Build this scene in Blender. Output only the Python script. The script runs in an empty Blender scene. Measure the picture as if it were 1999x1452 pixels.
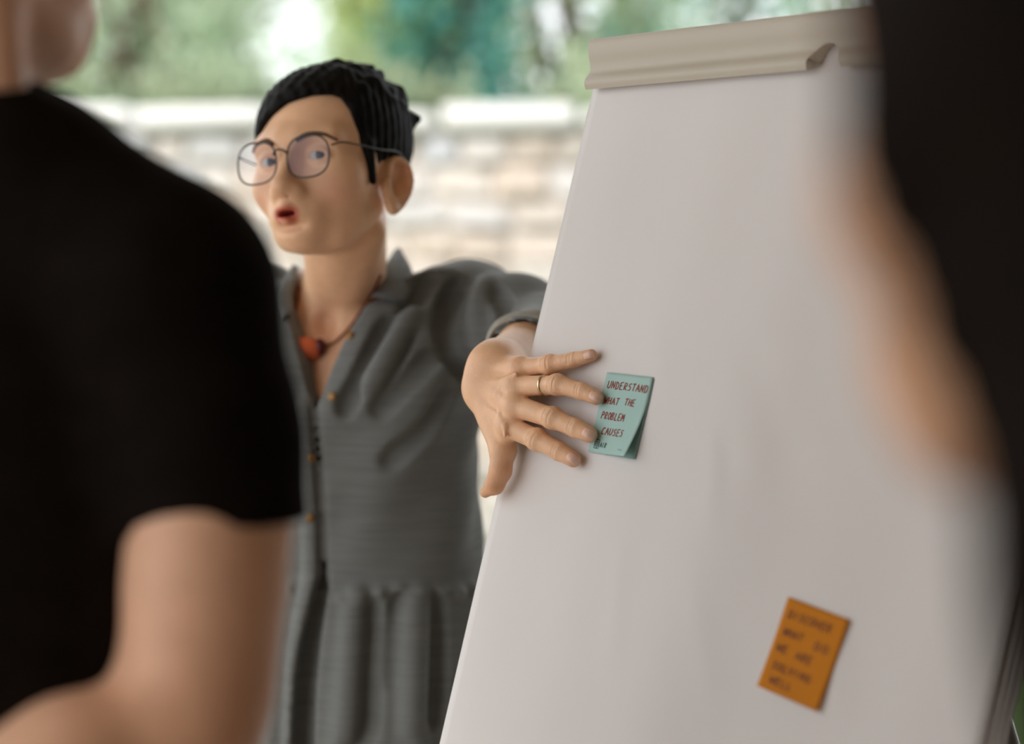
import bpy, math, random, time
import numpy as np
from mathutils import Vector, Matrix
T_START = time.time()
random.seed(7)
RNG = np.random.default_rng(7)
C = bpy.context.scene.collection
SC = bpy.context.scene

# ------------------------------------------------------------------ camera, world, sun, exposure
F_PX = 4300.0                       # focal length in pixels of the 1999 x 1452 frame
PITCH = 0.06398
CAM = np.array([0.0, 0.0, 1.42])
cam_data = bpy.data.cameras.new('camera')
cam_data.sensor_width = 36.0
cam_data.lens = F_PX * 36.0 / 1999.0
cam_data.dof.use_dof = True
cam_data.dof.focus_distance = 2.11
cam_data.dof.aperture_fstop = 2.35
cam_data.clip_start = 0.02
cam = bpy.data.objects.new('camera', cam_data)
cam.location = CAM
cam.rotation_euler = (math.pi / 2 - PITCH, 0, 0)
C.objects.link(cam)
SC.camera = cam

world = bpy.data.worlds.new('overcast_sky')
SC.world = world
world.use_nodes = True
bg = world.node_tree.nodes['Background']
bg.inputs[0].default_value = (0.93, 0.97, 1.0, 1)
bg.inputs[1].default_value = 1.0

sun_data = bpy.data.lights.new('sun', 'SUN')
sun_data.energy = 1.2
sun_data.angle = math.radians(22)
sun_data.color = (1.0, 0.93, 0.82)
sun = bpy.data.objects.new('sun', sun_data)
sun.rotation_euler = Vector((0.50, 0.75, -0.58)).to_track_quat('-Z', 'Y').to_euler()
sun.location = (-6, -4, 8)
C.objects.link(sun)

SC.view_settings.view_transform = 'Standard'
SC.view_settings.look = 'None'
SC.view_settings.gamma = 1.0
SC.view_settings.use_curve_mapping = False
SC.view_settings.exposure = 1.1

# ------------------------------------------------------------------ view helpers (placing things by line of sight and distance)
FWD = np.array([0, math.cos(PITCH), -math.sin(PITCH)])
UPV = np.array([0, math.sin(PITCH), math.cos(PITCH)])
RGT = np.array([1.0, 0, 0])
def ray(px, py):
    return FWD + RGT * (px - 999.5) / F_PX + UPV * (726.0 - py) / F_PX
def pt(px, py, depth):
    return CAM + ray(px, py) * depth
# plane of the flipchart paper
TH, PH = 0.97219, 0.27580
U = np.array([math.cos(TH), -math.sin(TH), 0])                       # along the paper, towards the camera
V = np.array([-math.sin(TH) * math.sin(PH), -math.cos(TH) * math.sin(PH), -math.cos(PH)])   # down the paper
N = np.cross(V, U)
P0 = CAM + np.array([0.08936, 2.07982, -0.13422])
if N @ (CAM - P0) < 0: N = -N
def PL(px, py, h=0.0):
    d = ray(px, py)
    t = ((P0 + N * h - CAM) @ N) / (d @ N)
    return CAM + d * t

# ------------------------------------------------------------------ object helpers
def tag(o, label=None, cat=None, group=None, kind=None):
    if label: o['label'] = label
    if cat: o['category'] = cat
    if group: o['group'] = group
    if kind: o['kind'] = kind
    return o
def empty(name, loc, label=None, cat=None, group=None, kind=None):
    o = bpy.data.objects.new(name, None)
    o.location = tuple(loc); o.empty_display_size = 0.1
    C.objects.link(o)
    return tag(o, label, cat, group, kind)
def np_mesh(name, verts, faces):
    """verts (n,3), faces (m,k) with a constant k, or a list of such arrays"""
    me = bpy.data.meshes.new(name)
    if not isinstance(faces, list): faces = [faces]
    faces = [np.asarray(f, dtype=np.int32) for f in faces if len(f)]
    verts = np.asarray(verts, dtype=np.float32)
    me.vertices.add(len(verts)); me.vertices.foreach_set('co', verts.ravel())
    loops = np.concatenate([f.ravel() for f in faces])
    tot = np.concatenate([np.full(len(f), f.shape[1], np.int32) for f in faces])
    start = np.concatenate([[0], np.cumsum(tot)[:-1]]).astype(np.int32)
    me.loops.add(len(loops)); me.loops.foreach_set('vertex_index', loops)
    me.polygons.add(len(tot)); me.polygons.foreach_set('loop_start', start)
    try: me.polygons.foreach_set('loop_total', tot)
    except Exception: pass
    me.update(calc_edges=True); me.validate()
    return me
def obj(name, verts, faces, m, parent=None, smooth=True, col=None):
    me = np_mesh(name, verts, faces)
    if smooth: me.polygons.foreach_set('use_smooth', np.ones(len(me.polygons), bool))
    if col is not None:
        a = me.color_attributes.new('Col', 'FLOAT_COLOR', 'POINT')
        c4 = np.ones((len(verts), 4), np.float32); c4[:, :3] = col
        a.data.foreach_set('color', c4.ravel())
    me.materials.append(m)
    o = bpy.data.objects.new(name, me)
    C.objects.link(o)
    if parent is not None:
        o.parent = parent
        o.matrix_parent_inverse = parent_world(parent).inverted()
    return o
def parent_world(p):
    if p.parent is None: return p.matrix_basis.copy()
    return parent_world(p.parent) @ p.matrix_parent_inverse @ p.matrix_basis

def box_vf(lo, hi):
    x0, y0, z0 = lo; x1, y1, z1 = hi
    v = np.array([[x0,y0,z0],[x1,y0,z0],[x1,y1,z0],[x0,y1,z0],[x0,y0,z1],[x1,y0,z1],[x1,y1,z1],[x0,y1,z1]], float)
    f = np.array([[0,3,2,1],[4,5,6,7],[0,1,5,4],[1,2,6,5],[2,3,7,6],[3,0,4,7]])
    return v, f
def frame_box(o, ex, ey, ez, lo, hi):
    v, f = box_vf(lo, hi)
    return o + v[:, :1] * ex + v[:, 1:2] * ey + v[:, 2:3] * ez, f
def join(parts):
    vs, fs, n = [], {}, 0
    for v, f in parts:
        f = np.asarray(f)
        fs.setdefault(f.shape[1], []).append(f + n); vs.append(v); n += len(v)
    return np.concatenate(vs), [np.concatenate(x) for x in fs.values()]
def tube(pts, rad, seg=10, closed=False, cap=True):
    pts = np.asarray(pts, float); n = len(pts)
    rad = np.full(n, rad) if np.isscalar(rad) else np.asarray(rad, float)
    if closed: tan = np.roll(pts, -1, 0) - np.roll(pts, 1, 0)
    else: tan = np.gradient(pts, axis=0)
    tan /= np.linalg.norm(tan, axis=1)[:, None] + 1e-12
    ref = np.array([0, 0, 1.0]) if abs(tan[0][2]) < .9 else np.array([1.0, 0, 0])
    vs = []
    a = np.cross(tan[0], ref); a /= np.linalg.norm(a)
    for i in range(n):
        a = a - tan[i] * (a @ tan[i]); a /= np.linalg.norm(a) + 1e-12
        b = np.cross(tan[i], a)
        th = np.arange(seg) * 2 * math.pi / seg
        vs.append(pts[i] + rad[i] * (np.cos(th)[:, None] * a + np.sin(th)[:, None] * b))
    v = np.concatenate(vs)
    f = []
    m = n if closed else n - 1
    for i in range(m):
        j = (i + 1) % n
        for k in range(seg):
            f.append([i*seg+k, i*seg+(k+1) % seg, j*seg+(k+1) % seg, j*seg+k])
    if cap and not closed:
        c0, c1 = len(v), len(v) + 1
        v = np.concatenate([v, pts[:1], pts[-1:]])
        tri = []
        for k in range(seg):
            tri.append([c0, (k+1) % seg, k, k]); tri.append([c1, (n-1)*seg+k, (n-1)*seg+(k+1) % seg, (n-1)*seg+(k+1) % seg])
        tri = np.array(tri)[:, :3]
        return v, [np.array(f), tri]
    return v, [np.array(f)]
def flat(vf_list):
    out = []
    for v, fs in vf_list:
        if isinstance(fs, list):
            # merge lists of differing arity keeping the shared vertices
            out.append((v, fs))
        else: out.append((v, [fs]))
    vs, fd, n = [], {}, 0
    for v, fs in out:
        for f in fs: fd.setdefault(f.shape[1], []).append(np.asarray(f) + n)
        vs.append(v); n += len(v)
    return np.concatenate(vs), [np.concatenate(x) for x in fd.values()]
def spline(pts, n=24, closed=False):
    """Catmull-Rom through pts"""
    p = np.asarray(pts, float)
    if closed: q = np.concatenate([p[-1:], p, p[:2]])
    else: q = np.concatenate([2*p[:1]-p[1:2], p, 2*p[-1:]-p[-2:-1]])
    m = len(q) - 3
    t = np.linspace(0, m, n, endpoint=not closed)
    i = np.minimum(t.astype(int), m - 1); s = (t - i)[:, None]
    a, b, c, d = q[i], q[i+1], q[i+2], q[i+3]
    return .5*((2*b)+(-a+c)*s+(2*a-5*b+4*c-d)*s**2+(-a+3*b-3*c+d)*s**3)
def sheet(grid, thick, nrm=None):
    """grid (a,b,3) -> closed thin slab with real thickness, grown along -normal"""
    a, b, _ = grid.shape
    du = np.gradient(grid, axis=0); dv = np.gradient(grid, axis=1)
    n = np.cross(du, dv); n /= np.linalg.norm(n, axis=2, keepdims=True) + 1e-12
    if nrm is not None and (n.reshape(-1, 3) @ nrm).mean() < 0: n = -n
    v = np.concatenate([grid.reshape(-1, 3), (grid - n * thick).reshape(-1, 3)])
    idx = np.arange(a*b).reshape(a, b)
    q = np.stack([idx[:-1,:-1], idx[1:,:-1], idx[1:,1:], idx[:-1,1:]], -1).reshape(-1, 4)
    f = [q, q[:, ::-1] + a*b]
    per = np.concatenate([idx[:, 0], idx[-1, 1:], idx[-2::-1, -1], idx[0, -2:0:-1]])
    nx = np.roll(per, -1)
    f.append(np.stack([nx, per, per + a*b, nx + a*b], -1))
    return v, np.concatenate(f)

# ------------------------------------------------------------------ materials
def nodes_of(m):
    m.use_nodes = True
    return m.node_tree.nodes, m.node_tree.links, m.node_tree.nodes['Principled BSDF']
def mat(name, col, rough=.6, noise=0.0, scale=20, bump=0.0, bscale=None, stretch=(1,1,1), metal=0.0, spec=.4, sss=0.0, col2=None, detail=4, attr=False, sheen=0.0, trans=0.0):
    m = bpy.data.materials.new(name)
    n, l, b = nodes_of(m)
    b.inputs['Roughness'].default_value = rough
    b.inputs['Metallic'].default_value = metal
    b.inputs['Specular IOR Level'].default_value = spec
    b.inputs['Base Color'].default_value = (*col, 1)
    tc = n.new('ShaderNodeTexCoord'); mp = n.new('ShaderNodeMapping'); mp.inputs['Scale'].default_value = stretch
    l.new(tc.outputs['Object'], mp.inputs[0])
    src = None
    if attr:
        at = n.new('ShaderNodeAttribute'); at.attribute_name = 'Col'; src = at.outputs['Color']
    if noise > 0 or col2:
        t = n.new('ShaderNodeTexNoise'); t.inputs['Scale'].default_value = scale; t.inputs['Detail'].default_value = detail
        l.new(mp.outputs[0], t.inputs['Vector'])
        if col2:
            r = n.new('ShaderNodeValToRGB')
            r.color_ramp.elements[0].color = (*col, 1); r.color_ramp.elements[1].color = (*col2, 1)
            r.color_ramp.elements[0].position = .35; r.color_ramp.elements[1].position = .65
            l.new(t.outputs['Fac'], r.inputs[0]); src = r.outputs[0]
        else:
            mr = n.new('ShaderNodeMapRange'); mr.inputs['From Min'].default_value = .3; mr.inputs['From Max'].default_value = .7
            mr.inputs['To Min'].default_value = 1 - noise; mr.inputs['To Max'].default_value = 1 + noise
            l.new(t.outputs['Fac'], mr.inputs['Value'])
            mx = n.new('ShaderNodeVectorMath'); mx.operation = 'SCALE'
            if src is not None: l.new(src, mx.inputs[0])
            else: mx.inputs[0].default_value = col
            l.new(mr.outputs[0], mx.inputs['Scale']); src = mx.outputs[0]
    if src is not None: l.new(src, b.inputs['Base Color'])
    if bump > 0:
        t2 = n.new('ShaderNodeTexNoise'); t2.inputs['Scale'].default_value = bscale or scale; t2.inputs['Detail'].default_value = 5
        l.new(mp.outputs[0], t2.inputs['Vector'])
        bp = n.new('ShaderNodeBump'); bp.inputs['Strength'].default_value = 1.0; bp.inputs['Distance'].default_value = bump
        l.new(t2.outputs['Fac'], bp.inputs['Height']); l.new(bp.outputs[0], b.inputs['Normal'])
    if sss > 0:
        b.inputs['Subsurface Weight'].default_value = sss
        b.inputs['Subsurface Radius'].default_value = (.012, .005, .003)
        b.inputs['Subsurface Scale'].default_value = 1.0
    if sheen > 0:
        b.inputs['Sheen Weight'].default_value = sheen
    if trans > 0: b.inputs['Transmission Weight'].default_value = trans
    return m

M_SKIN = mat('skin', (.7, .42, .27), .46, noise=.05, scale=55, bump=.0004, bscale=380, spec=.35, sss=.12, attr=True)
M_HAIR = mat('black_hair', (.005, .004, .0035), .7, noise=.3, scale=60, bump=.0012, bscale=90, stretch=(3, 1, .5), spec=.12)
M_LINEN = mat('grey_linen', (.165, .172, .168), .9, noise=.13, scale=60, stretch=(.25, .25, 5.5), bump=.0006, bscale=90, spec=.1, sheen=.2)
M_LINEN_IN = mat('linen_reverse', (.36, .34, .30), .9, noise=.12, scale=120, bump=.0005, bscale=200, spec=.1)
M_BLACK = mat('black_cotton', (.0095, .0068, .0055), .95, noise=.2, scale=40, bump=.0004, bscale=200, spec=.05)
M_PAPER = mat('white_paper', (.71, .67, .655), .75, noise=.012, scale=6, spec=.2)
M_CLAMP = mat('beige_plastic', (.50, .445, .365), .5, noise=.02, scale=8, spec=.4)
M_BOARD = mat('board_grey', (.5, .5, .5), .5)
M_ALU = mat('aluminium', (.6, .6, .6), .35, metal=.9)
M_TEAL = mat('teal_note_paper', (.385, .56, .525), .8, noise=.02, scale=30, spec=.15)
M_TEAL_SHADE = mat('teal_note_paper_shaded', (.26, .43, .42), .8, noise=.02, scale=30, spec=.15)  # darker teal puts the shade under the lifted sheet into the colour
M_ORANGE = mat('orange_note_paper', (.55, .19, .011), .8, noise=.03, scale=30, spec=.15)
M_INK = mat('dark_red_ink', (.28, .04, .025), .7)
M_INK2 = mat('brown_ink', (.16, .035, .004), .7)
M_PRINT = mat('dark_green_print', (.015, .06, .055), .7)
M_PRINT2 = mat('grey_print', (.22, .36, .35), .7)
M_GOLD = mat('ring_gold', (.75, .56, .36), .22, metal=1.0)
M_FRAME = mat('dark_wire_frame', (.05, .045, .04), .3, metal=.8)
M_BRASS = mat('brass_button', (.30, .16, .05), .5, metal=.3)
M_BEAD = mat('coral_bead', (.62, .13, .045), .35, noise=.15, scale=40)
M_BEAD2 = mat('maroon_bead', (.10, .012, .014), .35)
M_CORD = mat('necklace_cord', (.20, .05, .015), .7)
M_NAIL = mat('nail', (.80, .50, .39), .22, spec=.5)
M_EYE = mat('eye_white', (.46, .43, .40), .4)
M_IRIS = mat('iris', (.05, .04, .035), .15)
M_BROW = mat('eyebrow_hair', (.11, .06, .035), .8)
M_DENIM = mat('dark_trousers', (.02, .022, .03), .9, noise=.2, scale=80)
M_SHOE = mat('black_shoe', (.01, .01, .01), .5)
M_FLOOR = mat('stone_floor', (.36, .29, .225), .8, noise=.12, scale=3)
M_CEIL = mat('shade_roof_boards', (.42, .31, .20), .7, noise=.15, scale=6, stretch=(.2, 3, 1))
M_MORTAR = mat('wall_mortar', (.60, .55, .50), .95, noise=.1, scale=12, bump=.01, bscale=20)
M_CAP = mat('pale_cap_stone', (.80, .78, .76), .85, noise=.06, scale=10, bump=.004, bscale=20)
M_BARK = mat('bark', (.12, .09, .06), .9, noise=.3, scale=12, bump=.01, bscale=18)
M_LAWN = mat('lawn_soil', (.10, .16, .05), .95, noise=.25, scale=14)

def mat_glass():
    m = bpy.data.materials.new('spectacle_lens')
    n, l, b = nodes_of(m)
    g = n.new('ShaderNodeBsdfGlossy'); g.inputs['Roughness'].default_value = .02; g.inputs['Color'].default_value = (.35, .42, .6, 1)
    t = n.new('ShaderNodeBsdfTransparent'); t.inputs['Color'].default_value = (1, 1, 1, 1)
    fr = n.new('ShaderNodeFresnel'); fr.inputs['IOR'].default_value = 1.3
    mx = n.new('ShaderNodeMixShader')
    l.new(fr.outputs[0], mx.inputs[0]); l.new(t.outputs[0], mx.inputs[1]); l.new(g.outputs[0], mx.inputs[2])
    l.new(mx.outputs[0], n['Material Output'].inputs['Surface'])
    return m
M_GLASS = mat_glass()
def mat_stone():
    m = bpy.data.materials.new('rubble_stone')
    n, l, b = nodes_of(m)
    oi = n.new('ShaderNodeObjectInfo'); r = n.new('ShaderNodeValToRGB')
    r.color_ramp.interpolation = 'LINEAR'
    cols = [(0, (.62, .56, .52)), (.2, (.62, .52, .44)), (.4, (.64, .60, .58)), (.58, (.57, .58, .61)), (.75, (.68, .62, .57)), (.9, (.58, .49, .42)), (1, (.66, .62, .60))]
    while len(r.color_ramp.elements) < len(cols): r.color_ramp.elements.new(.5)
    for e, (p, c) in zip(r.color_ramp.elements, cols): e.position = p; e.color = (*c, 1)
    l.new(oi.outputs['Random'], r.inputs[0])
    t = n.new('ShaderNodeTexNoise'); t.inputs['Scale'].default_value = 9
    tc = n.new('ShaderNodeTexCoord'); l.new(tc.outputs['Object'], t.inputs['Vector'])
    mr = n.new('ShaderNodeMapRange'); mr.inputs['To Min'].default_value = .75; mr.inputs['To Max'].default_value = 1.25; l.new(t.outputs['Fac'], mr.inputs[0])
    mx = n.new('ShaderNodeVectorMath'); mx.operation = 'SCALE'; l.new(r.outputs[0], mx.inputs[0]); l.new(mr.outputs[0], mx.inputs['Scale'])
    l.new(mx.outputs[0], b.inputs['Base Color']); b.inputs['Roughness'].default_value = .9
    return m
M_STONE = mat_stone()
def mat_leaf(name, c1, c2):
    m = bpy.data.materials.new(name)
    n, l, b = nodes_of(m)
    at = n.new('ShaderNodeAttribute'); at.attribute_name = 'Col'
    d = n.new('ShaderNodeBsdfPrincipled'); d.inputs['Roughness'].default_value = .45
    tr = n.new('ShaderNodeBsdfTranslucent'); mx = n.new('ShaderNodeMixShader'); mx.inputs[0].default_value = .55
    l.new(at.outputs['Color'], b.inputs['Base Color']); l.new(at.outputs['Color'], tr.inputs['Color'])
    b.inputs['Roughness'].default_value = .4
    l.new(b.outputs[0], mx.inputs[1]); l.new(tr.outputs[0], mx.inputs[2])
    l.new(mx.outputs[0], n['Material Output'].inputs['Surface'])
    n.remove(d)
    return m

# ------------------------------------------------------------------ signed-distance modelling (organic bodies and cloth as one surface)
class Sdf:
    def __init__(s):
        s.ops = []; s.M = None
    def at(s, M): s.M = M; return s                # local -> world 4x4 (rigid)
    def add(s, f, c, r, k=.01, op='u'):
        inv = None; cw = np.asarray(c, float)
        if s.M is not None:
            Mi = np.linalg.inv(s.M); inv = (Mi[:3, :3].T.copy(), Mi[:3, 3].copy(), id(s.M)); cw = s.M[:3, :3] @ cw + s.M[:3, 3]
        s.ops.append((op, k, f, cw, r, inv)); return s
    def __call__(s, P, cc=None, cr=0.0):
        d = None; cache = {}
        for op, k, f, c, r, inv in s.ops:
            if cc is not None and r < 1e8:
                if np.sqrt(((cc - c)**2).sum()) - r - cr > k + .012: continue
            Q = P
            if inv is not None:
                Q = cache.get(inv[2])
                if Q is None: Q = P @ inv[0] + inv[1]; cache[inv[2]] = Q
            e = f(Q)
            if op == 'u':
                if d is None: d = e
                elif k <= 0: d = np.minimum(d, e)
                else:
                    h = np.maximum(k - np.abs(d - e), 0) / k; d = np.minimum(d, e) - h*h*k*.25
            elif d is None: continue
            elif op == 's':
                if k <= 0: d = np.maximum(d, -e)
                else:
                    h = np.maximum(k - np.abs(d + e), 0) / k; d = np.maximum(d, -e) + h*h*k*.25
            elif op == 'i':
                if k <= 0: d = np.maximum(d, e)
                else:
                    h = np.maximum(k - np.abs(d - e), 0) / k; d = np.maximum(d, e) + h*h*k*.25
            elif op == 'd': d = d + e
        if d is None: d = np.full(len(P), 1.0)
        return d
    # primitives
    def ell(s, c, r, k=.01, op='u', R=None):
        c = np.asarray(c, float); r = np.asarray(r, float) * np.ones(3)
        def f(P):
            q = P - c
            if R is not None: q = q @ R
            a = q / r; k0 = np.sqrt((a*a).sum(1)); b = a / r; k1 = np.sqrt((b*b).sum(1))
            return k0 * (k0 - 1) / np.maximum(k1, 1e-6)
        return s.add(f, c, r.max(), k, op)
    def cap(s, a, b, ra, rb=None, k=.01, op='u'):
        a = np.asarray(a, float); b = np.asarray(b, float); rb = ra if rb is None else rb
        ba = b - a; L = max(ba @ ba, 1e-12)
        def f(P):
            q = P - a; h = np.clip(q @ ba / L, 0, 1)
            q = q - h[:, None] * ba
            return np.sqrt((q*q).sum(1)) - (ra + (rb - ra) * h)
        return s.add(f, (a + b) / 2, math.sqrt(L)/2 + max(ra, rb), k, op)
    def chain(s, pts, rs, k=.005, op='u'):
        for i in range(len(pts) - 1): s.cap(pts[i], pts[i+1], rs[i], rs[i+1], k, op)
        return s
    def half(s, p, n, k=0.0, op='i'):
        p = np.asarray(p, float); n = np.asarray(n, float) / np.linalg.norm(n)
        return s.add(lambda P: (P - p) @ n, p, 1e9, k, op)
    def loft(s, rows, k=.01, op='u', ex=2.2):
        """rows: (z, cx, cy, a, b)"""
        t = np.array(sorted(rows), float); z = t[:, 0]
        zz = np.linspace(z[0], z[-1], 60)
        def sm(col):
            y = np.interp(zz, z, col); w = np.array([1, 2, 3, 2, 1.]) / 9
            return np.convolve(np.pad(y, 2, 'edge'), w, 'valid')
        cols = [sm(t[:, i]) for i in range(1, 5)]
        def f(P):
            cx, cy, a, b = [np.interp(P[:, 2], zz, c) for c in cols]
            x = np.abs((P[:, 0] - cx) / a); y = np.abs((P[:, 1] - cy) / b)
            r = (x**ex + y**ex + 1e-9)**(1/ex)
            d = (r - 1) * np.minimum(a, b)
            return np.maximum(d, np.maximum(P[:, 2] - z[-1], z[0] - P[:, 2]))
        c = [t[:, 1].mean(), t[:, 2].mean(), (z[0] + z[-1])/2]
        return s.add(f, c, (z[-1]-z[0])/2 + t[:, 3].max() + .1, k, op)
    def hit(s, px, py, t0=1.0, t1=3.4):
        """first surface point on the line of sight through a pixel"""
        d = ray(px, py); L = np.linalg.norm(d); d = d / L; t = t0 * L
        for _ in range(160):
            e = float(s((CAM + d*t)[None])[0])
            if e < 2e-4: break
            t += max(e * .6, 1e-4)
            if t > t1 * L: return None
        return CAM + d*t
    def grad(s, p, e=1e-3):
        p = np.asarray(p); E = np.eye(3) * e
        g = s(p + E) - s(p - E)
        return g / (np.linalg.norm(g) + 1e-12)

def polygonise(sdf, lo, hi, vs, n=18, lip=1.7):
    lo = np.asarray(lo, float); hi = np.asarray(hi, float)
    nc = np.maximum(np.ceil((hi - lo) / (n*vs)).astype(int), 1)
    g = np.stack(np.meshgrid(*[np.arange(i) for i in nc], indexing='ij'), -1).reshape(-1, 3)
    cen = lo + (g + .5) * n * vs
    rad = n*vs*.5*math.sqrt(3)
    dc = np.concatenate([sdf(c) for c in np.array_split(cen, max(1, len(cen)//20000))])
    g = g[np.abs(dc) < lip * rad + .012]
    m = n + 2
    loc = np.stack(np.meshgrid(*[np.arange(-1, n+1)]*3, indexing='ij'), -1).reshape(-1, 3)
    corners = np.array([[0,0,0],[1,0,0],[0,1,0],[1,1,0],[0,0,1],[1,0,1],[0,1,1],[1,1,1]])
    edges = [(0,1),(2,3),(4,5),(6,7),(0,2),(1,3),(4,6),(5,7),(0,4),(1,5),(2,6),(3,7)]
    big = (nc * n + 4).astype(np.int64)
    def key(ijk): return ((ijk[:, 0]+1)*big[1] + (ijk[:, 1]+1))*big[2] + (ijk[:, 2]+1)
    K, VV, Q = [], [], []
    for b in g:
        base = b * n
        P = lo + (loc + base) * vs
        d = sdf(P, lo + (b + .5)*n*vs, rad + 2*vs).reshape(m, m, m)
        ins = d < 0
        if ins.all() or not ins.any(): continue
        cnt = sum(ins[c[0]:m-1+c[0], c[1]:m-1+c[1], c[2]:m-1+c[2]].astype(np.int8) for c in corners)
        cells = np.argwhere((cnt > 0) & (cnt < 8))
        if len(cells) == 0: continue
        dv = np.stack([d[cells[:, 0]+c[0], cells[:, 1]+c[1], cells[:, 2]+c[2]] for c in corners], 1)
        acc = np.zeros((len(cells), 3)); num = np.zeros(len(cells))
        for a, e in edges:
            da, db = dv[:, a], dv[:, e]; x = (da < 0) != (db < 0)
            t = np.where(x, da / np.where(x, da - db, 1), 0)
            acc += np.where(x[:, None], corners[a] + t[:, None]*(corners[e]-corners[a]), 0); num += x
        pos = lo + (cells + acc/num[:, None] + base - 1) * vs
        K.append(key(cells + base - 1)); VV.append(pos)
        for ax in range(3):
            e = np.zeros(3, int); e[ax] = 1; u = np.roll(e, 1); w = np.roll(e, 2)
            A = ins[1:n+1, 1:n+1, 1:n+1]; B = ins[1+e[0]:n+1+e[0], 1+e[1]:n+1+e[1], 1+e[2]:n+1+e[2]]
            for flip, mk in ((False, A & ~B), (True, ~A & B)):
                p = np.argwhere(mk) + base
                if len(p) == 0: continue
                q = [key(p), key(p-u), key(p-u-w), key(p-w)]
                if flip: q = q[::-1]
                Q.append(np.stack(q, 1))
    K = np.concatenate(K); VV = np.concatenate(VV); Q = np.concatenate(Q)
    uk, first = np.unique(K, return_index=True)
    idx = np.searchsorted(uk, Q); idx = np.clip(idx, 0, len(uk)-1)
    ok = (uk[idx] == Q).all(1)
    return VV[first], idx[ok]
def rot(ax, deg):
    return np.array(Matrix.Rotation(math.radians(deg), 4, ax))
def trans(p):
    M = np.eye(4); M[:3, 3] = p; return M
def W(M, p):
    return M[:3, :3] @ np.asarray(p, float) + M[:3, 3]
def mask(P, c, r, soft=1.0):
    """smooth 0..1 blob of radius r (vector allowed) about c"""
    d = np.sqrt((((P - np.asarray(c)) / (np.asarray(r) * np.ones(3)))**2).sum(1))
    return np.clip(1 - (d - (1-soft)) / max(soft, 1e-6), 0, 1)**1.2
def mix(col, c2, m):
    return col * (1 - m[:, None]) + np.asarray(c2) * m[:, None]

# ------------------------------------------------------------------ setting: floor, added light-blocking roof and walls, garden wall, garden ground
v, f = box_vf((-5, -3.4, -.1), (5.1, 4.2, 0)); tag(obj('floor', v, f, M_FLOOR, smooth=False), kind='structure')
v, f = box_vf((-14, 4.2, -.14), (14, 26, -.04)); tag(obj('ground', v, f, M_LAWN, smooth=False), kind='structure')
v, f = box_vf((-2.6, -3.0, 3.0), (5, 4.0, 3.12)); tag(obj('shade_roof', v, f, M_CEIL, smooth=False), kind='structure')  # unseen roof, added and sized to block light from above
for i, x in enumerate((-2.45, 4.8)):
    for y in (-2.55, 3.8):
        v, f = box_vf((x-.1, y-.1, 0), (x+.1, y+.1, 3.0)); tag(obj('pillar', v, f, M_CEIL, smooth=False), kind='structure')
v, f = box_vf((4.95, -2.4, 0), (5.1, 4.0, 3.0)); tag(obj('blocker_wall_right', v, f, M_FLOOR, smooth=False), kind='structure')  # unseen wall, added to hold back light from the right

v, f = box_vf((-2.6, -2.5, 0), (5.1, -2.4, 3.0)); tag(obj('blocker_wall_front', v, f, M_FLOOR, smooth=False), kind='structure')  # unseen wall behind the camera, added so light comes from the left

WY = 8.0
wall = tag(obj('wall_back', *box_vf((-4.4, WY, -.04), (4.4, WY + .4, 1.77)), M_MORTAR, smooth=False), kind='structure')
def rough_stone(seed):
    r = random.Random(seed); bm = __import__('bmesh').new()
    import bmesh
    bmesh.ops.create_cube(bm, size=1.0)
    bmesh.ops.bevel(bm, geom=bm.edges[:] , offset=.16, segments=1, affect='EDGES')
    for w in bm.verts:
        w.co.x += r.uniform(-.05, .05); w.co.z += r.uniform(-.06, .06); w.co.y += r.uniform(-.05, .05)
    me = bpy.data.meshes.new('stone'); bm.to_mesh(me); bm.free(); me.materials.append(M_STONE)
    return me
STONES = [rough_stone(i) for i in range(9)]
wpi = parent_world(wall).inverted()
def put_stone(x0, x1, z0, z1, proud):
    o = bpy.data.objects.new('stone', random.choice(STONES)); C.objects.link(o)
    o.location = ((x0+x1)/2, WY - proud + .08, (z0+z1)/2); o.scale = (x1-x0-.004, .2, z1-z0-.004)
    o.rotation_euler = (0, random.uniform(-.13, .13), 0)
    o.parent = wall; o.matrix_parent_inverse = wpi
z = 1.77; row = 0; n_st = 0
low = []
while z > 0.0:
    h = random.uniform(.10, .135); x = -3.0 - random.uniform(0, .2)
    while x < 2.2:
        w = random.uniform(.10, .27)
        if z > .62: j = random.uniform(-.012, .012); put_stone(x, x+w, z-h+j, z+j+random.uniform(-.02, .0), random.uniform(.0, .03)); n_st += 1
        else:
            q, qf = box_vf((x+.006, WY-.03, z-h+.006), (x+w-.006, WY+.05, z-.004)); q = q + RNG.normal(0, .008, q.shape); low.append((q, qf))
        x += w
    z -= h
v, f = join(low); tag(obj('lower_stones', v, f, M_STONE, wall, smooth=False), kind='stuff')
x = -4.4
while x < 4.4:
    w = random.uniform(.34, .6)
    o = obj('cap_stone', *box_vf((-.5, -.5, -.5), (.5, .5, .5)), M_CAP, smooth=False)
    bv = o.modifiers.new('edge', 'BEVEL'); bv.width = .06; bv.segments = 2
    o.location = (x + w/2, WY + .225, 1.817 + random.uniform(-.010, .010)); o.scale = (w - random.uniform(.01, .08), .6, random.uniform(.075, .105))
    o.rotation_euler = (0, random.uniform(-.025, .025), 0)
    o.parent = wall; o.matrix_parent_inverse = wpi
    x += w

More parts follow.
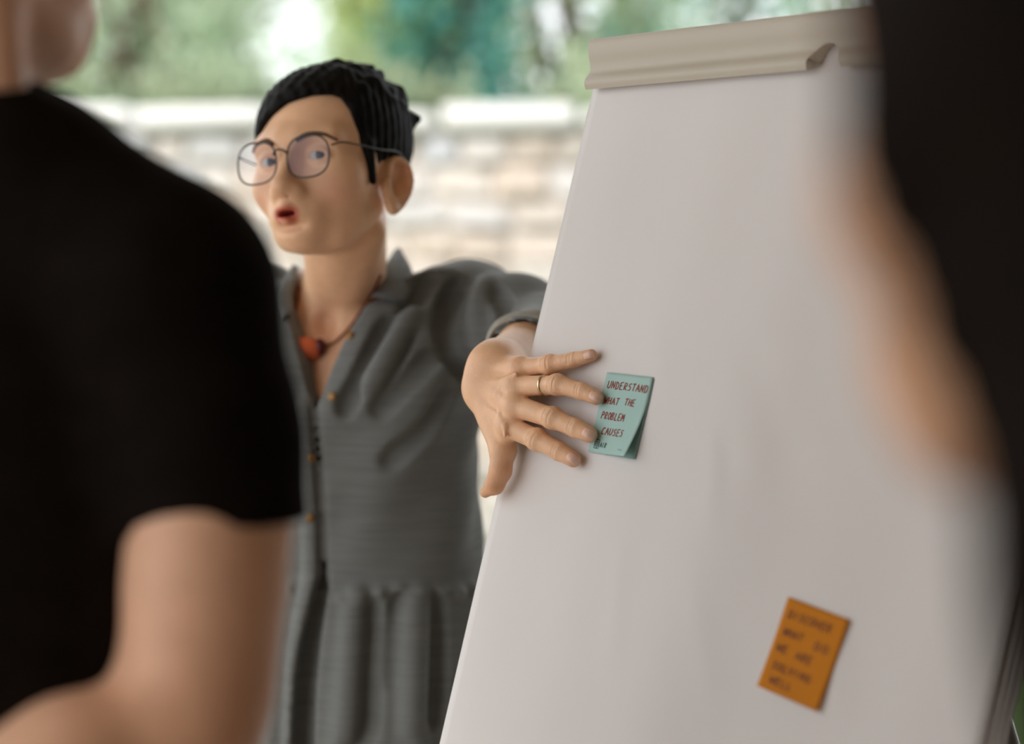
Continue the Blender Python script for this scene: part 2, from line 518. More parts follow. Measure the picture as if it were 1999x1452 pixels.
# ------------------------------------------------------------------ trees behind the wall
def make_tree(x, y, h, crown, n, cols, label, leaf=.085, zlow=1.6, trunk=.08, name='tree'):
    t = empty(name, (x, y, -.05), label, name)
    rng = np.random.default_rng(int(abs(x)*100 + y*10))
    pts = spline([[x, y, -.06], [x+.05, y+.03, h*.3], [x-.04, y-.05, h*.55], [x+.03, y, h*.8]], 14)
    parts = [tube(pts, np.linspace(trunk, trunk*.35, 14), 8)]
    cx, cy, cz, rx, ry, rz = crown
    clumps = []
    for i in range(26):
        a = rng.uniform(0, 2*math.pi); r = rng.uniform(.25, .95)**.7; zz = rng.uniform(-.95, .95)
        s = math.sqrt(max(0, 1 - zz*zz*.8))
        clumps.append([cx + rx*r*s*math.cos(a), cy + ry*r*s*math.sin(a), cz + rz*zz])
    clumps = np.array(clumps)
    for c in clumps[:14]:
        s0 = pts[rng.integers(5, 13)]
        parts.append(tube(spline([s0, (s0+c)/2 + rng.normal(0, .06, 3), c], 6), np.linspace(trunk*.35, .01, 6), 6))
    v, f = flat(parts); obj('trunk', v, f, M_BARK, t)
    k = rng.integers(0, len(clumps), n)
    p = clumps[k] + rng.normal(0, 1, (n, 3)) * np.array([rx, ry, rz]) * .2
    d = rng.normal(0, 1, (n, 3)); d[:, 2] -= .3; d /= np.linalg.norm(d, axis=1)[:, None]
    s = np.cross(d, rng.normal(0, 1, (n, 3))); s /= np.linalg.norm(s, axis=1)[:, None]
    u = np.cross(d, s); L = leaf * rng.uniform(.6, 1.3, (n, 1))
    q = np.stack([p - d*L*.5, p + s*L*.28 + u*L*.06, p + d*L*.5, p - s*L*.28 + u*L*.06], 1).reshape(-1, 3)
    idx = np.arange(n*4).reshape(n, 4)
    base = np.array(cols)[(k + rng.integers(0, 2, n)) % len(cols)] * rng.uniform(.75, 1.25, (n, 1))
    o = obj('foliage', q, np.concatenate([idx[:, [0, 1, 2]], idx[:, [0, 2, 3]]]), M_LEAF, t, smooth=False, col=np.repeat(base, 4, 0))
    tag(o, kind='stuff')
    return t
M_LEAF = mat_leaf('leaf', None, None)
SAGE = [(.56, .66, .48), (.50, .62, .44), (.62, .70, .54)]
LIME = [(.54, .60, .22), (.48, .58, .22), (.42, .54, .24)]
TEAL = [(.12, .38, .32), (.16, .42, .36), (.09, .30, .26), (.26, .44, .24)]
OLIV = [(.42, .46, .30), (.36, .44, .30), (.46, .50, .34)]
make_tree(-1.66, 10.0, 4.0, (-1.63, 10.0, 2.70, .60, .55, 1.05), 6500, SAGE, 'pale sage-green tree behind the wall, between the man and the woman')
make_tree(-2.62, 11.8, 4.2, (-2.58, 11.8, 2.7, .80, .6, 1.1), 6000, SAGE + OLIV, 'sage-green tree behind the wall, mostly hidden by the man in black')
make_tree(-.84, 13.4, 4.4, (-.82, 13.4, 2.95, .27, .4, 1.25), 3000, LIME, 'yellow-green tree behind the wall, just above the head of the woman')
make_tree(-.20, 10.0, 4.0, (-.24, 10.0, 2.65, .34, .5, 1.0), 5600, TEAL, 'dark teal-green tree behind the wall, between the woman and the flipchart')
make_tree(.34, 11.8, 4.2, (.30, 11.8, 2.7, .54, .6, 1.1), 4600, LIME[1:] + TEAL[:2] + OLIV, 'mixed yellow and green tree rising behind the left end of the flipchart clamp')
make_tree(1.45, 13.6, 4.4, (1.42, 13.6, 3.0, .85, .6, 1.2), 4600, SAGE + TEAL[1:2], 'pale green tree far behind the middle of the flipchart clamp')
make_tree(-2.0, 15.6, 4.6, (-1.95, 15.6, 3.0, 1.0, .8, 1.5), 6000, SAGE, 'pale tree farthest back, behind the sage-green one')
for x, lab in ((-1.98, 'low olive shrub peeping over the wall behind the shoulder of the man'), (-1.22, 'low olive shrub peeping over the wall between the man and the woman'),
               (-.44, 'low olive shrub peeping over the wall beside the back of the hair of the woman'), (.42, 'low olive shrub peeping over the wall next to the flipchart clamp')):
    make_tree(x, 9.0, 1.7, (x, 9.0, 1.70, .33, .22, .36), 2600, OLIV + SAGE[:1], lab, leaf=.06, trunk=.03, name='shrub')

# ------------------------------------------------------------------ flipchart
E0 = P0 - U * .1293                      # where the left paper edge passes at the height of the teal note's top
chart = empty('flipchart', (0, 0, 0), 'white paper flipchart with a beige clamp bar, leaning back on a tripod', 'flipchart')
def B(s, t, h=0.0): return E0 + U*s + V*t + N*h       # s across, t down, h out of the paper
PW = .68
# where the clamp's lower left corner sits along the paper edge
def st(px, py, h=0.0):
    q = PL(px, py, h) - E0
    return q @ U, q @ V
T_TOP = st(1150, 183)[1]; T_CT = st(1150, 78, .012)[1]
T_BOT = T_TOP + 1.02
chart.location = tuple(B(.34, T_BOT + .2)); chart.location.z = 0
# front paper sheet with faint vertical waves and creases
a, b = np.linspace(0, 1, 60), np.linspace(0, 1, 110)
S, T = np.meshgrid(a*PW, T_TOP - .035 + b*(T_BOT - T_TOP + .035), indexing='ij')
def crease(S, T, s0, t0, s1, t1, w, amp):
    dx, dy = s1-s0, t1-t0; L = math.hypot(dx, dy)
    al = ((S-s0)*dx + (T-t0)*dy)/L; ac = ((S-s0)*dy - (T-t0)*dx)/L
    m = np.clip(np.minimum(al, L-al)/(.25*L), 0, 1)
    return amp*m*np.exp(-(ac/w)**2)
Hh = .0016*np.sin(S*19 + 1.2 + .8*np.sin(T*4)) * np.clip((T - T_TOP)/.4, 0, 1) + .0006*np.sin(S*41 + T*5)
for px0, py0, px1, py1, w, amp in ((1400, 820, 1390, 1060, .007, .0016), (1405, 830, 1440, 960, .010, -.0013), (1215, 1010, 1190, 1330, .012, .0012), (1270, 560, 1300, 800, .012, .0009), (1450, 620, 1560, 980, .02, -.0015), (1345, 1090, 1400, 1420, .014, .0012), (1620, 1180, 1640, 1440, .012, .0014)):
    s0, t0 = st(px0, py0); s1, t1 = st(px1, py1); Hh = Hh + crease(S, T, s0, t0, s1, t1, w, amp)
G = E0 + S[..., None]*U + T[..., None]*V + Hh[..., None]*N
v, f = sheet(G, .0004, N); obj('paper_sheet', v, f, M_PAPER, chart)
pad = []
for i in range(3):
    v, f = frame_box(E0 - N*(.0035 + .0022*i), U, V, N, (.002 + .001*i, T_TOP - .03, -.0014), (PW + .004*(i+1), T_BOT - .004*i, 0)); pad.append((v, f))
    obj('paper_sheet', v, f, M_PAPER, chart, smooth=False)
v, f = frame_box(E0, U, V, N, (.004, T_CT + .01, -.026), (PW - .004, T_BOT - .05, -.0105)); obj('back_panel', v, f, M_BOARD, chart, smooth=False)
# clamp bar: wave profile extruded across, with a notch over the hanging peg
ct = T_CT; cb = T_TOP
prof = [(0, -.006), (.0, .004), (.035, .0175), (.16, .0205), (.34, .0180), (.52, .0130), (.66, .0115), (.80, .0148), (.90, .0150), (1.0, .0115)]
pr = spline(prof, 46); pr[:, 0] = np.clip(pr[:, 0], 0, 1)
s_notch, _ = st(1606, 132, .012); w_notch = .021; n_up = .023
su = np.concatenate([np.linspace(.005, s_notch - .022, 20), np.linspace(s_notch - .0215, s_notch + .0215, 55), np.linspace(s_notch + .024, PW + .004, 20)])
Gc = np.zeros((len(su), len(pr), 3)); hgt = cb - ct
for i, s in enumerate(su):
    x = (s - s_notch)/w_notch
    up = n_up*math.sqrt(max(0, 1 - x*x)) if abs(x) < 1 else 0
    scale = (hgt - up)/hgt
    for j, (t, h) in enumerate(pr):
        tt = t if t < .55 else .55 + (t - .55)*(scale - .55)/.45
        hh = np.interp(tt, pr[:, 0], pr[:, 1])
        if j < 4: hh = h
        Gc[i, j] = B(s, ct + tt*hgt, max(hh, -.008))
v, f = sheet(Gc, .012, N); o = obj('clamp_bar', v, f, M_CLAMP, chart)
es = o.modifiers.new('split', 'EDGE_SPLIT'); es.split_angle = math.radians(50)
v, f = frame_box(E0, U, V, N, (.006, ct + .006, -.022), (PW - .002, cb - .024, -.004)); obj('clamp_backing', v, f, M_CLAMP, chart, smooth=False)
s2 = s_notch + .34
# pen tray and tripod
v, f = frame_box(E0, U, V, N, (.02, T_BOT + .005, -.03), (PW - .02, T_BOT + .03, .05)); obj('pen_tray', v, f, M_CLAMP, chart, smooth=False)
Nh = np.array([N[0], N[1], 0]); Nh /= np.linalg.norm(Nh)
for s in (.10, PW - .10):
    top = B(s, ct + .10, -.030); bot = B(s, T_BOT + .1, -.034)
    d = (bot - top)/np.linalg.norm(bot - top); k = (-bot[2])/d[2]; foot = bot + d*k
    v, fs = tube([top, foot], .012, 12); obj('leg', v, fs, M_ALU, chart)
top = B(PW/2, ct + .12, -.034); foot = np.array([*(top - Nh*.62)[:2], 0.0])
v, fs = tube([top, foot], .012, 12); obj('leg', v, fs, M_ALU, chart)

# ------------------------------------------------------------------ handwriting strokes
GL = {
 'A': [[(0,1),(.45,0),(.95,1)],[(.2,.62),(.8,.62)]], 'B': [[(0,1),(.05,0),(.6,.05),(.7,.25),(.1,.5),(.75,.62),(.75,.9),(0,1)]],
 'C': [[(.9,.08),(.35,.1),(.05,.55),(.2,.95),(.85,.92)]], 'D': [[(.1,1),(.1,0),(.7,.2),(.85,.6),(.6,.95),(0,1)]],
 'E': [[(.85,0),(.1,.05),(.05,1),(.85,.97)],[(.08,.5),(.7,.48)]], 'G': [[(.9,.1),(.3,.08),(.05,.6),(.4,1),(.9,.9),(.9,.55),(.5,.55)]],
 'H': [[(.1,0),(.05,1)],[(.85,0),(.8,1)],[(.08,.5),(.82,.48)]], 'I': [[(.4,0),(.35,1)]], 'L': [[(.2,0),(.1,1),(.85,.97)]],
 'M': [[(0,1),(.1,0),(.45,.6),(.85,0),(.95,1)]], 'N': [[(.05,1),(.1,0),(.8,1),(.88,0)]], 'O': [[(.5,0),(.1,.3),(.1,.8),(.5,1),(.88,.7),(.85,.25),(.5,0)]],
 'P': [[(.1,1),(.15,0),(.75,.08),(.8,.4),(.12,.55)]], 'R': [[(.1,1),(.15,0),(.75,.08),(.75,.4),(.15,.52),(.85,1)]],
 'S': [[(.85,.05),(.3,.1),(.2,.4),(.75,.55),(.7,.9),(.05,.97)]], 'T': [[(0,.05),(.95,0)],[(.5,.03),(.42,1)]],
 'U': [[(.05,0),(.05,.8),(.4,1),(.8,.8),(.88,0)]], 'V': [[(0,0),(.4,1),(.9,0)]], 'W': [[(0,0),(.2,1),(.48,.3),(.7,1),(.98,0)]],
}
def strokes(text, a0, a1, d, h, slant=.12, jit=.04, seed=1):
    r = random.Random(seed); n = len(text); cw = (a1-a0)/n; out = []
    for i, ch in enumerate(text):
        if ch == ' ': continue
        for s in GL[ch]:
            dy = r.uniform(-jit, jit)*.5
            p = [(a0 + cw*(i + .06 + .80*x) + slant*h*(1-y), d - h*(1-y) + dy*h + r.uniform(-jit, jit)*h*.5) for x, y in s]
            out.append(p)
    return out
def ribbon(P, n, w):
    """flat pen line on a surface: P (k,3) points, n normals"""
    P = np.asarray(P); t = np.gradient(P, axis=0); t /= np.linalg.norm(t, axis=1)[:, None] + 1e-12
    s = np.cross(t, n) * w/2
    v = np.concatenate([P - s - t*0, P + s, ])
    k = len(P); f = np.array([[i, i+1, k+i+1, k+i] for i in range(k-1)])
    return v, f
def note(name, tl, tr, bl, fn, m, label, lines, ink, wpen, group='sticky notes on the flipchart', under=None):
    """fn(a,d) -> height above the paper"""
    TL, TR, BL = PL(*tl), PL(*tr), PL(*bl)
    o = empty(name, TL, label, 'sticky note', group)
    def at(a, d, e=0.0): return TL + (TR-TL)*a + (BL-TL)*d + N*(fn(a, d) + e)
    g = np.array([[at(a, d) for d in np.linspace(0, 1, 25)] for a in np.linspace(0, 1, 17)])
    v, f = sheet(g, .00025, N); obj('note_sheet', v, f, m, o)
    def write(nm, sts, mm, w):
        parts = []
        for s in sts:
            q = np.array(s); dense = []
            for i in range(len(q)-1):
                for tt in np.linspace(0, 1, 4)[:-1]: dense.append(q[i]*(1-tt) + q[i+1]*tt)
            dense.append(q[-1])
            parts.append(ribbon([at(x, y, .00035) for x, y in dense], N, w))
        v, f = join(parts); obj(nm, v, f, mm, o, smooth=False)
    write('handwriting', lines, ink, wpen)
    return o, at, write
def lift(a, d):
    m = max(0.0, (a - .18) * .55 + (d - .35))
    return .0012 + .016 * max(0.0, (a*.75 + d*1.1 - 1.12))**1.6 + .003*max(0, d-.3)*a
L1 = (strokes('UNDERSTAND', .075, .965, .195, .092, seed=3) + strokes('WHAT', .085, .42, .39, .088, seed=5) + strokes('THE', .53, .765, .378, .085, seed=6)
      + strokes('PROBLEM', .10, .615, .575, .088, seed=8) + strokes('CAUSES', .19, .70, .765, .088, seed=9))
teal, at_t, wr_t = note('sticky_note', (1187, 727), (1277, 737), (1150, 882), lift, M_TEAL, 'teal sticky note with red handwriting, beside the fingertips of the woman', L1, M_INK, .0011)
wr_t('printed_logo', [[(.112, .835), (.212, .838), (.209, .945), (.108, .942), (.112, .835), (.13, .835)], [(.135, .862), (.187, .864), (.183, .915), (.132, .912), (.135, .862)], [(.145, .928), (.18, .929)], [(.16, .875), (.157, .902)]]
     + strokes('AIR', .235, .40, .925, .062, slant=0, jit=0), M_PRINT, .0007)
wr_t('small_print', [[(.73, .925), (.84, .928)]], M_PRINT2, .0010)
TL, TR, BL = PL(1187, 727), PL(1277, 737), PL(1150, 882)
g = np.array([[TL + (TR-TL)*(a*.995) + (BL-TL)*d*1.0 + N*(.0006 + .0004*d) for d in np.linspace(.02, 1, 9)] for a in np.linspace(.01, 1.02, 9)])
v, f = sheet(g, .00025, N); obj('under_sheet', v, f, M_TEAL_SHADE, teal)
L2 = (strokes('DISCOVER', .09, .80, .205, .085, seed=11) + strokes('WHAT', .10, .43, .395, .08, seed=12) + strokes('DO', .62, .86, .42, .085, seed=13)
      + strokes('WE', .08, .27, .575, .08, seed=14) + strokes('ARE', .40, .68, .585, .085, seed=15) + strokes('SOLVING', .11, .75, .765, .08, seed=16) + strokes('WELL', .15, .53, .915, .075, seed=17))
note('sticky_note', (1540, 1165), (1660, 1210), (1482, 1339), lambda a, d: .0008 + .004*max(0, d-.4)**1.5, M_ORANGE, 'orange sticky note with brown handwriting, low on the flipchart paper', L2, M_INK2, .0014)
print('setting done', time.time() - T_START)

# ------------------------------------------------------------------ heads (shared anatomy, local frame: x = own right, y = forward, z = up, origin between the ears at eye level)
mm = lambda *a: np.array(a, float) * .001
def head_sdf(S, M, fem=True, ears=(-1, 1), jaw=1.0, mouth_open=True, zs=1.0):
    mm = lambda x, y, z: np.array([x, y, z*(zs if z < -20 else 1.0)], float)*.001        # zs: length of the lower face
    rr = lambda *a: np.array(a, float)*.001
    S.at(M)
    S.ell(mm(0, -10, 30), mm(75, 94, 77), .01)
    S.ell(mm(0, 30, -16), mm(62, 60, 66), .03)
    S.ell(mm(0, 38, -66), mm(45*jaw, 46, 42), .03)
    S.ell(mm(0, 73, -94), mm(20*jaw, 17, 16), .028)
    for s in (-1, 1):
        S.ell(mm(s*42, 56, -30), mm(23, 24, 22), .025)
        S.cap(mm(s*12, 86, 17), mm(s*44, 74, 17), .010, .009, .02)
        S.cap(mm(s*52, 8, -58), mm(s*34, 48, -90), .011, .011, .022)
    for s in (-1, 1): S.ell(mm(s*31, 94, -1), mm(17, 14, 11), .016, 's')
    S.cap(mm(0, 88, 4), mm(0, 108, -36), .0075, .0095, .014)
    S.ell(mm(0, 108, -40), mm(10, 10, 9), .010)
    for s in (-1, 1):
        S.ell(mm(s*11, 99, -44), mm(8, 9, 7.5), .008)
        S.ell(mm(s*6.5, 104, -51), mm(3.6, 5, 3.5), .003, 's')
        S.ell(mm(s*31, 76, -2), mm(15.5, 13.2, 13.5), .004)                 # lids
        S.ell(mm(s*31, 92, -2.5), mm(13, 14, 4.5), .003, 's')               # eye opening
    S.ell(mm(0, 84, -70), mm(26, 15, 22), .022)                            # muzzle
    S.cap(mm(-15, 93, -67), mm(0, 101.5, -64.5), .0042, .006, .007); S.cap(mm(15, 93, -67), mm(0, 101.5, -64.5), .0042, .006, .007)
    S.cap(mm(-13, 92, -75), mm(0, 99, -78.5), .0045, .0072, .007); S.cap(mm(13, 92, -75), mm(0, 99, -78.5), .0045, .0072, .007)
    if mouth_open: S.ell(mm(0, 101, -71), mm(11, 14, 3.8), .003, 's')
    S.ell(mm(0, 96, -86), mm(18, 5, 4), .010, 's')
    for s in ears:
        Re = np.array(Matrix.Rotation(math.radians(s*25), 3, 'Z') @ Matrix.Rotation(math.radians(14), 3, 'X') @ Matrix.Rotation(math.radians(s*-9), 3, 'Y'))
        c = rr(s*76, -3, -23 if zs == 1 else -31)
        E = lambda x, y, z: c + Re @ rr(s*x, y, z)                                   # x out of the ear, y forward, z up
        S.ell(c, mm(5.5, 19, 31), .006, R=Re)
        rim = spline([E(3, 12, 6), E(4, 13, 20), E(5, 4, 29), E(5, -9, 26), E(5, -16, 12), E(4, -15, -4), E(3, -9, -18)], 14)
        S.chain(list(rim), [.0034]*14, .003)
        S.ell(E(6.5, 3, -2), mm(6, 8.5, 14), .004, 's', R=Re)
        S.ell(E(5.5, -6, 14), mm(4, 6.5, 10), .004, 's', R=Re)
        S.ell(E(1, 3, -26), mm(6, 8.5, 9), .006)
        S.cap(E(3, 14, -2), E(3, 11, -12), .0045, .0045, .004)
    S.at(None)

# ------------------------------------------------------------------ the woman
DH = 2.45
M_W = trans(pt(652, 324, DH)) @ rot('Y', -7.0) @ rot('Z', 153) @ rot('X', 8.5)
woman = empty('person', (pt(680, 800, 2.62)[0], 2.62, 0), 'woman with glasses in a grey linen dress, pressing one hand on the flipchart', 'person')
# torso frame
T_O = np.array([pt(680, 800, 2.62)[0], 2.62, 0.0])
M_T = trans(T_O) @ rot('Z', 164)
Ti = np.linalg.inv(M_T)
def tl(p): return Ti[:3, :3] @ np.asarray(p) + Ti[:3, 3]
def sz(py, depth=2.6): return pt(1000, py, depth)[2]
z_neck = sz(585)
TORSO = [(sz(512), 0, -.03, .045, .05), (sz(545), 0, -.022, .085, .062), (sz(575), 0, -.015, .125, .075), (sz(620), 0, -.005, .160, .090), (sz(700), 0, .005, .160, .103), (sz(790), 0, .012, .152, .112),
         (sz(900), 0, .006, .142, .105), (sz(1020), 0, 0, .135, .100), (sz(1200), 0, 0, .150, .110), (sz(1450), 0, 0, .165, .115), (.72, 0, 0, .165, .115)]
wrist = pt(966, 716, 2.205); elbow = pt(1095, 655, 2.47); shoulder = pt(915, 592, 2.655)
r_sh = W(M_T, [.155, -.02, sz(590)]); r_el = W(M_T, [.215, -.03, sz(590) - .27]); r_wr = W(M_T, [.215, .06, sz(590) - .49])

# hand on the paper: joints by line of sight and height above the sheet
def cp(x, y): return 880 + x*440/1452, 560 + y*440/1452
def J(x, y, h): return PL(*cp(x, y), h/1000)
FING = {
 'pinky':  ([J(455, 520, 25), J(640, 500, 19), J(790, 470, 12), J(905, 440, 7.5)], [9.4, 8.4, 7.2, 6.0]),
 'ring':   ([J(430, 640, 28), J(690, 630, 22), J(845, 672, 14), J(940, 715, 8.5)], [10.4, 9.0, 8.0, 6.8]),
 'middle': ([J(430, 770, 29), J(660, 845, 22), J(805, 910, 14), J(895, 952, 9)], [10.8, 9.6, 8.8, 7.6]),
 'index':  ([J(385, 905, 27), J(560, 985, 21), J(700, 1060, 14), J(790, 1112, 8.5)], [10.6, 9.6, 8.6, 7.5]),
}
THUMB = ([J(262, 800, 24), J(336, 1050, 22), J(320, 1185, 21), J(282, 1275, 20), J(222, 1325, 18)], [16, 12.6, 10.3, 8.8, 5.2])
S = Sdf()
hand_parts = []
carp = J(225, 640, 24); carp_u = J(270, 540, 20); carp_d = J(240, 730, 22)
# palm
for nm, c0, r0 in (('pinky', carp_u, 14), ('ring', carp*.6 + carp_u*.4, 15), ('middle', carp, 15.5), ('index', carp_d, 15)):
    S.cap(c0, FING[nm][0][0], r0/1000, FING[nm][1][0]/1000 + .0012, .010)
S.cap(carp_d*.5 + carp*.5, J(330, 980, 20), .015, .011, .012)
S.cap(J(300, 860, 18), J(400, 880, 18), .013, .011, .012)
S.chain(THUMB[0], [r/1000 for r in THUMB[1]], .006)
for nm, (pts, rs) in FING.items():
    pts = [np.asarray(p) for p in pts]
    S.chain(pts, [r/1000 for r in rs], .0035)
    S.ell(pts[1] + N*.0015, np.ones(3)*(rs[1] + .15)/1000, .006)
    S.ell(pts[0] + N*.002, np.ones(3)*(rs[0] + .2)/1000, .008)
for nm, (pts, rs) in FING.items():                                            # skin creases over the finger joints
    for jt, offs in ((1, (-.0035, -.0005, .003)), (2, (-.0018, .0012))):
        a = pts[3] - pts[0]; a = a/np.linalg.norm(a); sd = np.cross(a, N); sd /= np.linalg.norm(sd); nn = np.cross(sd, a)
        for o_ in offs:
            c0 = pts[jt] + a*o_
            q = [c0 + (nn*math.cos(t) + sd*math.sin(t))*(rs[jt]/1000 + .0006) for t in (-.7, -.35, 0, .35, .7)]
            for _ in range(3): q = [x - nn*float(S(x[None])[0])*.8 for x in q]
            for i in range(4): S.cap(q[i] + nn*.0004, q[i+1] + nn*.0004, .0008, .0008, .0014, 's')
# knuckle tendons and veins on the back of the hand
for nm, c0 in (('pinky', carp_u), ('ring', carp), ('middle', carp), ('index', carp_d)):
    a = FING[nm][0][0] + N*.0078; b = c0 + N*.0128
    S.cap(a, b, .0028, .0022, .006)
for line in ([(250, 640), (330, 700), (365, 745)], [(240, 780), (320, 830), (350, 900), (350, 960)], [(330, 640), (300, 700), (320, 790)], [(420, 560), (350, 600), (280, 620)]):
    q = [J(x, y, 37.0 if x < 300 else 38.5) for x, y in line]
    for i in range(len(q)-1): S.cap(q[i], q[i+1], .0016, .0016, .004)
# thumb pad and wrist
S.cap(carp, wrist, .0215, .0235, .018); S.cap(carp_u, wrist + (elbow-wrist)*.05, .017, .021, .018)
S.cap(wrist, wrist*.55 + elbow*.45, .0240, .031, .012)
S.cap(wrist*.55 + elbow*.45, elbow, .031, .036, .012)
HAND = S
pts_all = np.array([p for v_ in list(FING.values()) + [THUMB] for p in v_[0]] + [wrist, carp_u, wrist*.35 + elbow*.65])
lo, hi = pts_all.min(0) - .05, pts_all.max(0) + .05
hv, hf = polygonise(HAND, lo, hi, .00105, n=20)
print('hand', len(hv), time.time() - T_START)
SK = np.array([.81, .485, .295])
def skin_tone(P): return np.tile(SK, (len(P), 1))
hc = skin_tone(hv)
for nm, (pts, rs) in FING.items():
    hc = mix(hc, (.62, .30, .17), .75*mask(hv, pts[3], .014)); hc = mix(hc, (.60, .31, .18), .45*mask(hv, pts[1], .012))
    hc = mix(hc, (.60, .31, .18), .35*mask(hv, pts[2], .010)); hc = mix(hc, (.62, .33, .20), .35*mask(hv, pts[0] + N*.01, .012))
hc = mix(hc, (.60, .27, .13), .7*mask(hv, THUMB[0][3], .035)); hc = mix(hc, (.62, .31, .17), .4*mask(hv, THUMB[0][2], .025))

# body: head, neck, chest, shoulders, upper arms in one surface
S = Sdf()
head_sdf(S, M_W, zs=.9)
nb = W(M_T, [0, -.012, sz(600)])
S.cap(W(M_W, mm(0, -20, -60)), nb + [-.008, 0, 0], .0455, .0485, .014)
S.cap(W(M_W, mm(-40, -14, -75)), W(M_T, [-.012, .045, sz(612)]), .010, .008, .018)     # neck tendons
S.cap(W(M_W, mm(40, -14, -75)), W(M_T, [.012, .045, sz(612)]), .010, .008, .018)
S.at(M_T).loft([(z, x, y, a - .013, b - .010) for z, x, y, a, b in TORSO if z > .95], .03)
S.at(M_T)
for s in (-1, 1):
    S.cap([s*.015, .062, sz(622)], [s*.095, .035, sz(596)], .0085, .006, .014)          # collar bones
S.at(None)
S.ell(W(M_T, [0, .078, sz(628)]), .010, .014, 's')
S.cap(nb, shoulder, .028, .026, .03); S.cap(nb, r_sh, .034, .040, .03)
S.cap(shoulder, elbow, .028, .032, .02)
S.chain([r_sh, r_el, r_wr], [.042, .036, .024], .01)
S.cap(r_wr, r_wr + [0, -.006, -.075], .024, .026, .015)
for i, (dx, ln) in enumerate(((-.024, .055), (-.008, .075), (.008, .078), (.024, .068))):
    k0 = r_wr + [dx*.5, -.010 + dx*.6, -.085]; k1 = k0 + [0, -.010, -ln*.55]; S.chain([k0, k1, k1 + [0, -.018, -ln*.45]], [.010, .0088, .0072], .004)
S.chain([r_wr + [-.01, -.02, -.03], r_wr + [-.02, -.04, -.07], r_wr + [-.02, -.05, -.10]], [.014, .011, .008], .006)
WB = S
lo = np.array([T_O[0] - .33, T_O[1] - .40, .60]); hi = np.array([T_O[0] + .48, T_O[1] + .2, W(M_W, mm(0, 0, 118))[2]])
bv_, bf_ = polygonise(WB, lo, hi, .0021)
print('body', len(bv_), time.time() - T_START)
bc = skin_tone(bv_)
Mi = np.linalg.inv(M_W); L = bv_ @ Mi[:3, :3].T + Mi[:3, 3]
for s in (-1, 1):
    bc = mix(bc, (.66, .29, .21), .75*mask(L, mm(s*44, 64, -40), mm(30, 45, 26)))
    bc = mix(bc, (.62, .24, .12), .75*mask(L, mm(s*84, -8, -31), mm(18, 24, 38)))
    bc = mix(bc, (.50, .25, .15), .75*mask(L, mm(s*31, 90, 2), mm(21, 20, 14)))
bc = mix(bc, (.64, .33, .21), .5*mask(L, mm(0, 112, -40), mm(18, 18, 18)))
bc = mix(bc, (.50, .10, .06), .95*mask(L, mm(0, 98, -64), mm(19, 18, 14), .3))
bc = mix(bc, (.22, .012, .01), mask(L, mm(0, 90, -64), mm(12, 11, 5), .3))
bc = mix(bc, (.64, .33, .22), .5*mask(bv_, W(M_T, [0, .09, sz(680)]), .07))
# legs, out of the frame below the dress
LS = Sdf()
for s in (-1, 1):
    LS.chain([W(M_T, [s*.09, 0, .95]), W(M_T, [s*.085, .01, .48]), W(M_T, [s*.08, -.01, .09])], [.08, .055, .036], .02)
lv, lf = polygonise(LS, [T_O[0]-.3, T_O[1]-.25, .05], [T_O[0]+.3, T_O[1]+.25, .95], .008)
n0, n1 = len(hv), len(hv) + len(bv_)
obj('body', np.concatenate([hv, bv_, lv]), np.concatenate([hf, bf_ + n0, lf + n1]), M_SKIN, woman, col=np.concatenate([hc, bc, skin_tone(lv)]))
for s in (-1, 1):
    Q = Sdf(); a = W(M_T, [s*.08, -.03, .035]); b = W(M_T, [s*.085, .15, .028]); Q.cap(a, b, .036, .030); Q.cap(W(M_T, [s*.08, -.01, .10]), a, .042, .036, .02); Q.half([0, 0, .004], [0, 0, -1])
    sv, sf = polygonise(Q, np.minimum(a, b) - .06, np.maximum(a, b) + .1, .006); obj('shoe', sv, sf, M_SHOE, woman)
# fingernails
def nail(sdf, px, py, axis, wid, ln, name='fingernail', parent=woman):
    c = sdf.hit(px, py, 1.8, 2.6)
    n = sdf.grad(c); ax = axis - n*(axis @ n); ax /= np.linalg.norm(ax); si = np.cross(n, ax)
    g = np.zeros((9, 9, 3))
    for i, a in enumerate(np.linspace(-1, 1, 9)):
        for j, b in enumerate(np.linspace(-1, 1, 9)):
            x, y = a*math.sqrt(1 - .5*b*b*.6), b*math.sqrt(1 - .5*a*a*.6)
            q = c + ax*x*ln + si*y*wid + n*.004
            for _ in range(6): q = q - n*float(sdf(q[None])[0])
            g[i, j] = q + n*(.00055 + .0004*max(0, x))
    v, f = sheet(g, .0008, n); obj(name, v, f, M_NAIL, parent)
for nm, (x, y), w_, l_ in (('pinky', (885, 440), .0038, .0055), ('ring', (930, 706), .0046, .0066), ('middle', (893, 945), .0050, .0070), ('index', (790, 1105), .0050, .0068)):
    nail(HAND, *cp(x, y), FING[nm][0][3] - FING[nm][0][2], w_, l_)
# ring
fr = FING['ring'][0]; ax = fr[1] - fr[0]; ax /= np.linalg.norm(ax)
cpt = fr[0] + (fr[1] - fr[0])*.70; rr = (10.4 + (9.0 - 10.4)*.70)/1000
e1 = np.cross(ax, N); e1 /= np.linalg.norm(e1); e2 = np.cross(ax, e1)
g = []
for th in np.linspace(0, 2*math.pi, 48, endpoint=False):
    d = math.cos(th)*e1 + math.sin(th)*e2
    q = cpt + d*rr
    for _ in range(5): q = q - d*float(HAND(q[None])[0])
    for w_, o_ in ((-.0016, .0000), (-.0013, .0010), (0, .0013), (.0013, .0010), (.0016, .0000)): g.append(q + ax*w_ + d*o_)
g = np.array(g); k = 5; f = np.array([[i*k+j, ((i+1) % 48)*k+j, ((i+1) % 48)*k+j+1, i*k+j+1] for i in range(48) for j in range(4)])
obj('ring', g, f, M_GOLD, woman)

